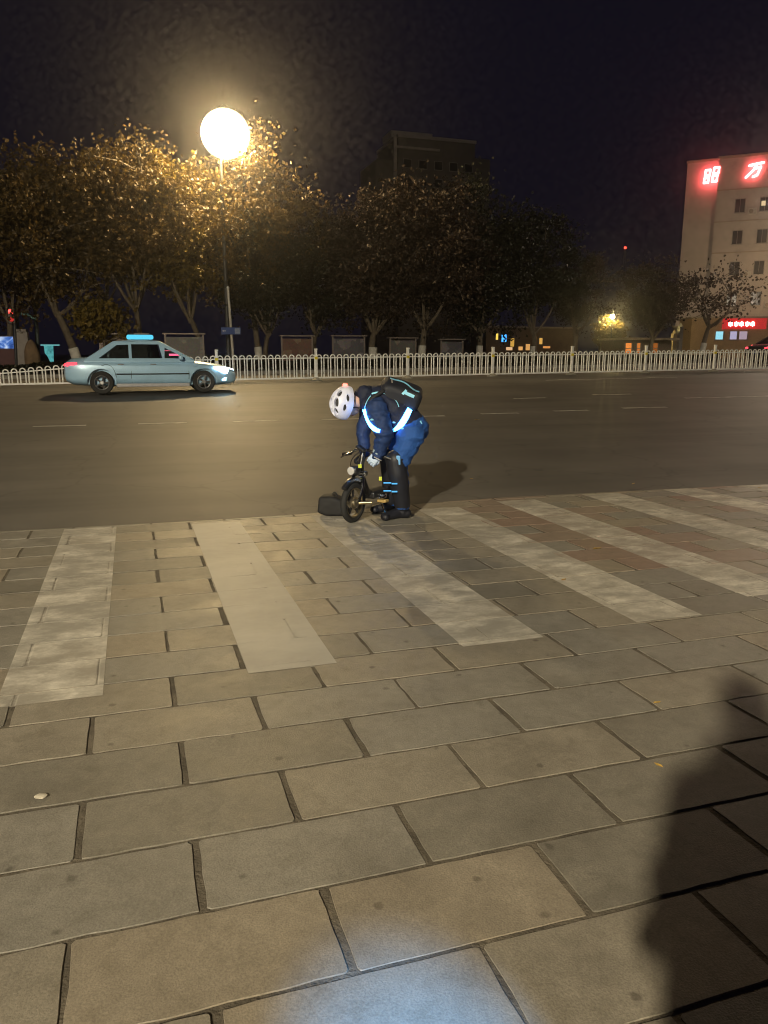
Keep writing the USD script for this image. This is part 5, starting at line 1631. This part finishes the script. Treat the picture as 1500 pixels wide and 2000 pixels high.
def litter(px, py, s, rz, label, road=False):
    p = on_road(px, py) if road else on_pav(px, py)
    k = np.array([(-1.0, 0, 0.02), (-0.4, 0.38, 0.14), (0.3, 0.34, 0.10), (1.0, 0.02, 0.22), (0.35, -0.36, 0.12), (-0.4, -0.34, 0.16), (0, 0, 0.05)]) * s / 2
    Fk = np.array([[6, i, (i + 1) % 6] for i in range(6)])
    c, q = math.cos(rz), math.sin(rz)
    V = np.stack([k[:, 0] * c - k[:, 1] * q, k[:, 0] * q + k[:, 1] * c, k[:, 2]], 1) + p + [0, 0, 0.007]
    V2 = V - [0, 0, 0.0012]
    obj('fallen_leaf', trimesh.Trimesh(np.vstack([V, V2]), np.vstack([Fk, Fk[:, ::-1] + 7]), process=False), LEAF_Y, label=label, cat='leaf')


litter(1286, 1498, 0.034, 2.3, 'narrow yellow leaf on a slab left of the big shadow')
litter(1283, 1375, 0.036, 0.3, 'yellow leaf in a joint above the big shadow')
litter(1101, 1134, 0.045, 0.6, 'yellow leaf on the fourth crosswalk stripe')
litter(1166, 1073, 0.07, 0.1, 'pale curled leaf between two stripes on the right')
litter(1484, 954, 0.06, 0.0, 'bright yellow leaf at the right edge by the kerb')
litter(921, 936, 0.05, 0.5, 'small leaf on the asphalt right of the person', True)
litter(932, 821, 0.12, 0.2, 'pale scrap leaf in the middle of the road', True)
litter(1237, 946, 0.07, 0.9, 'dull leaf by the kerb on the asphalt', True)
p = on_pav(80, 1558)
m = trimesh.creation.icosphere(3, 1.0)
m.vertices *= 1 + 0.5 * (meshkit.fbm(m.vertices * 2.2, 3, 1)[:, None] - 0.5)
m.apply_scale([0.02, 0.014, 0.004])
m.apply_translation(p + [0, 0, 0.006])
obj('chewed_gum', m, M('gum_pale', (0.5, 0.46, 0.38), 0.7, var=0.1), smooth=True, label='pale flattened blob on a slab at the lower left', cat='litter')

# ------------------------------------------------------------------ the one who looks on: stands behind the viewpoint, casts the shadow on the right
SH = np.array([0.255, -0.30, 0.0])
q = dict(pel=(0, 0, 0.92), waist=(0, 0.0, 1.08), chest=(0, 0, 1.30), neck=(0, 0.0, 1.48), head=(0, 0.02, 1.62), shL=(-0.17, 0, 1.33), shR=(0.17, 0, 1.33), elL=(-0.22, 0.04, 1.08), elR=(0.27, 0.04, 1.08), waL=(-0.22, 0.12, 1.02), waR=(0.22, 0.20, 1.08),
         hL=(-0.09, 0, 0.88), hR=(0.09, 0, 0.88), kL=(-0.10, 0.02, 0.49), kR=(0.10, 0.02, 0.49), aL=(-0.11, 0, 0.09), aR=(0.11, 0, 0.09))
q = {k_: np.array(v_) + SH for k_, v_ in q.items()}
PH = thing('person', 'onlooker behind the viewpoint whose round shadow covers the slabs at lower right', 'person')
hd_ = [msphere(q['head'] + [0, 0, 0.02], (0.076, 0.098, 0.11)), bone(q['head'] + [0, 0.04, -0.05], 0.055, q['head'] + [0, 0.055, -0.09], 0.036), msphere(q['head'] + [0, 0.108, -0.015], 0.016), msphere(q['head'] + [0.078, 0, 0], (0.015, 0.02, 0.03)), msphere(q['head'] + [-0.078, 0, 0], (0.015, 0.02, 0.03)), bone(q['head'], 0.055, q['neck'], 0.06)]
obj('body', flesh(hd_ + [bone(q['neck'], 0.06, q['chest'], 0.12), bone(q['chest'], 0.13, q['waist'], 0.12), bone(q['waist'], 0.12, q['pel'], 0.13), bone(q['chest'], 0.09, q['shL'], 0.055), bone(q['chest'], 0.09, q['shR'], 0.055), bone(q['shL'], 0.05, q['elL'], 0.04), bone(q['elL'], 0.04, q['waL'], 0.03), bone(q['shR'], 0.05, q['elR'], 0.04), bone(q['elR'], 0.04, q['waR'], 0.03),
                        bone(q['hL'], 0.085, q['kL'], 0.055), bone(q['kL'], 0.053, q['aL'], 0.04), bone(q['hR'], 0.085, q['kR'], 0.055), bone(q['kR'], 0.053, q['aR'], 0.04), bone(q['pel'], 0.12, q['hL'], 0.09), bone(q['pel'], 0.12, q['hR'], 0.09)], 0.022, 6), SKIN, PH, smooth=True)
for e in (-1, 1):
    obj('eye', ball(q['head'] + [e * 0.032, 0.092, 0.015], 0.012, 2), M('eye_white', 0, 0), PH)
obj('mouth', tube([q['head'] + [-0.02, 0.088, -0.065], q['head'] + [0, 0.094, -0.066], q['head'] + [0.02, 0.088, -0.065]], 0.005, 6), M('lip', 0, 0), PH)
hm_ = to_tm(msphere(q['head'] + [0, -0.012, 0.035], (0.085, 0.1, 0.11), 28) - m3.Manifold.cube((0.4, 0.4, 0.4)).translate(tuple(q['head'] + [-0.2, 0.03, -0.36])))
obj('hair', hm_, HAIR, PH, smooth=40)
ell = lambda z, rx, ry: msphere(SH + [0, 0, z], (rx, ry, 0.09))
obj('coat', flesh([m3.Manifold.batch_hull([ell(1.36, 0.13, 0.12), ell(1.24, 0.22, 0.15)]), m3.Manifold.batch_hull([ell(1.24, 0.22, 0.15), ell(1.08, 0.27, 0.17)]), m3.Manifold.batch_hull([ell(1.08, 0.27, 0.17), ell(0.85, 0.28, 0.19)]), m3.Manifold.batch_hull([ell(0.85, 0.28, 0.19), ell(0.55, 0.29, 0.19)]), bone(q['neck'], 0.10, q['chest'] + [0, 0, 0.06], 0.17), bone(q['neck'] + [0, -0.05, 0.02], 0.11, q['neck'] + [0, -0.02, -0.06], 0.14),
                   bone(q['shL'], 0.10, q['elL'], 0.075), bone(q['elL'], 0.075, q['waL'], 0.05), bone(q['shR'], 0.10, q['elR'], 0.075), bone(q['elR'], 0.075, q['waR'], 0.05)], 0.03, 6), NAVY, PH, smooth=True)
obj('trousers', flesh([bone(q['pel'], 0.15, q['hL'], 0.11), bone(q['pel'], 0.15, q['hR'], 0.11), bone(q['hL'], 0.11, q['kL'], 0.08), bone(q['kL'], 0.078, q['aL'], 0.06), bone(q['hR'], 0.11, q['kR'], 0.08), bone(q['kR'], 0.078, q['aR'], 0.06)], 0.025, 6), DARK, PH, smooth=True)
for a_ in ('aL', 'aR'):
    sm = flesh([bone(q[a_] + [0, -0.04, -0.045], 0.042, q[a_] + [0, 0.03, -0.035], 0.05), bone(q[a_] + [0, 0.03, -0.035], 0.05, q[a_] + [0, 0.15, -0.05], 0.036)], 0.016, 4)
    sm.vertices[:, 2] = np.maximum(sm.vertices[:, 2], 0.006)
    obj('shoe', sm, DARK, PH, smooth=40)
for w_, e_ in (('waL', 'elL'), ('waR', 'elR')):
    hand(q[w_], q[w_] - q[e_] + [0, 0.02, 0], np.array([0, 0.2, -1.0]), SKIN, PH, None)

# torch in the onlooker's hand: its beam makes the blue white pool on the nearest slabs
tp = q['waR'] + np.array([-0.06, 0.12, -0.03])
aim = np.array([0.10, 1.08, 0.0])
td = aim - tp
td /= np.linalg.norm(td)
TC = thing('torch', 'hand torch whose blue white beam lights the nearest slabs', 'torch')
obj('barrel', cyl(tp - td * 0.13, tp - td * 0.002, 0.016, 12), BLACK, TC, smooth=40)
obj('head', trimesh.Trimesh(*(lambda m: (m.vertices, m.faces))(tube([tp - td * 0.03, tp - td * 0.002, tp + td * 0.02], [0.017, 0.026, 0.028], 16))), BLACK, TC, smooth=40)


def spot(parent, at, d, radius, intensity, col, angle, soft):
    lt = UsdLux.SphereLight.Define(stage, parent + '/bulb')
    lt.CreateRadiusAttr(radius)
    lt.CreateIntensityAttr(intensity)
    lt.CreateColorAttr(Gf.Vec3f(*col))
    lt.GetPrim().CreateAttribute('inputs:normalize', Sdf.ValueTypeNames.Bool).Set(True)
    sh_ = UsdLux.ShapingAPI.Apply(lt.GetPrim())
    sh_.CreateShapingConeAngleAttr(angle)
    sh_.CreateShapingConeSoftnessAttr(soft)
    zax = -d
    xax = np.cross([0, 0, 1.0], zax)
    xax /= np.linalg.norm(xax)
    yax = np.cross(zax, xax)
    lt.AddTransformOp().Set(Gf.Matrix4d(*[float(x) for row in (np.append(xax, 0), np.append(yax, 0), np.append(zax, 0), np.append(at, 1)) for x in row]))


spot(TC, tp + td * 0.04, td, 0.012, TORCH, (0.09, 0.42, 1.0), 12.0, 1.0)
# unseen lamp added in the onlooker's other hand for bluish light on the rider
lp = q['waL'] + np.array([0.03, 0.13, 0.0])
ld = J(745, 880) - lp
ld /= np.linalg.norm(ld)
LC = thing('added_hand_lamp', 'small added hand lamp, out of view, aimed at the bending person', 'torch')
obj('barrel', cyl(lp - ld * 0.12, lp - ld * 0.002, 0.018, 12), BLACK, LC, smooth=40)
obj('head', tube([lp - ld * 0.03, lp - ld * 0.002, lp + ld * 0.02], [0.018, 0.03, 0.032], 16), BLACK, LC, smooth=40)
spot(LC, lp + ld * 0.04, ld, 0.014, ADDED_HAND_LAMP, (0.50, 0.74, 1.0), 7.0, 0.9)

# ------------------------------------------------------------------ night haze
usdkit.material(stage, '/World/Looks/night_haze', {'v': ('principled_volume', {'color': (0.92, 0.92, 0.95), 'density': HAZE_DENSITY, 'anisotropy': HAZE_G})}, [], volume='v.volume')
hz_top = 46.0
obj('haze', bx(0, 75, (hz_top - 2.7) / 2, 520, 400, hz_top + 2.7), '/World/Looks/night_haze', kind='stuff')
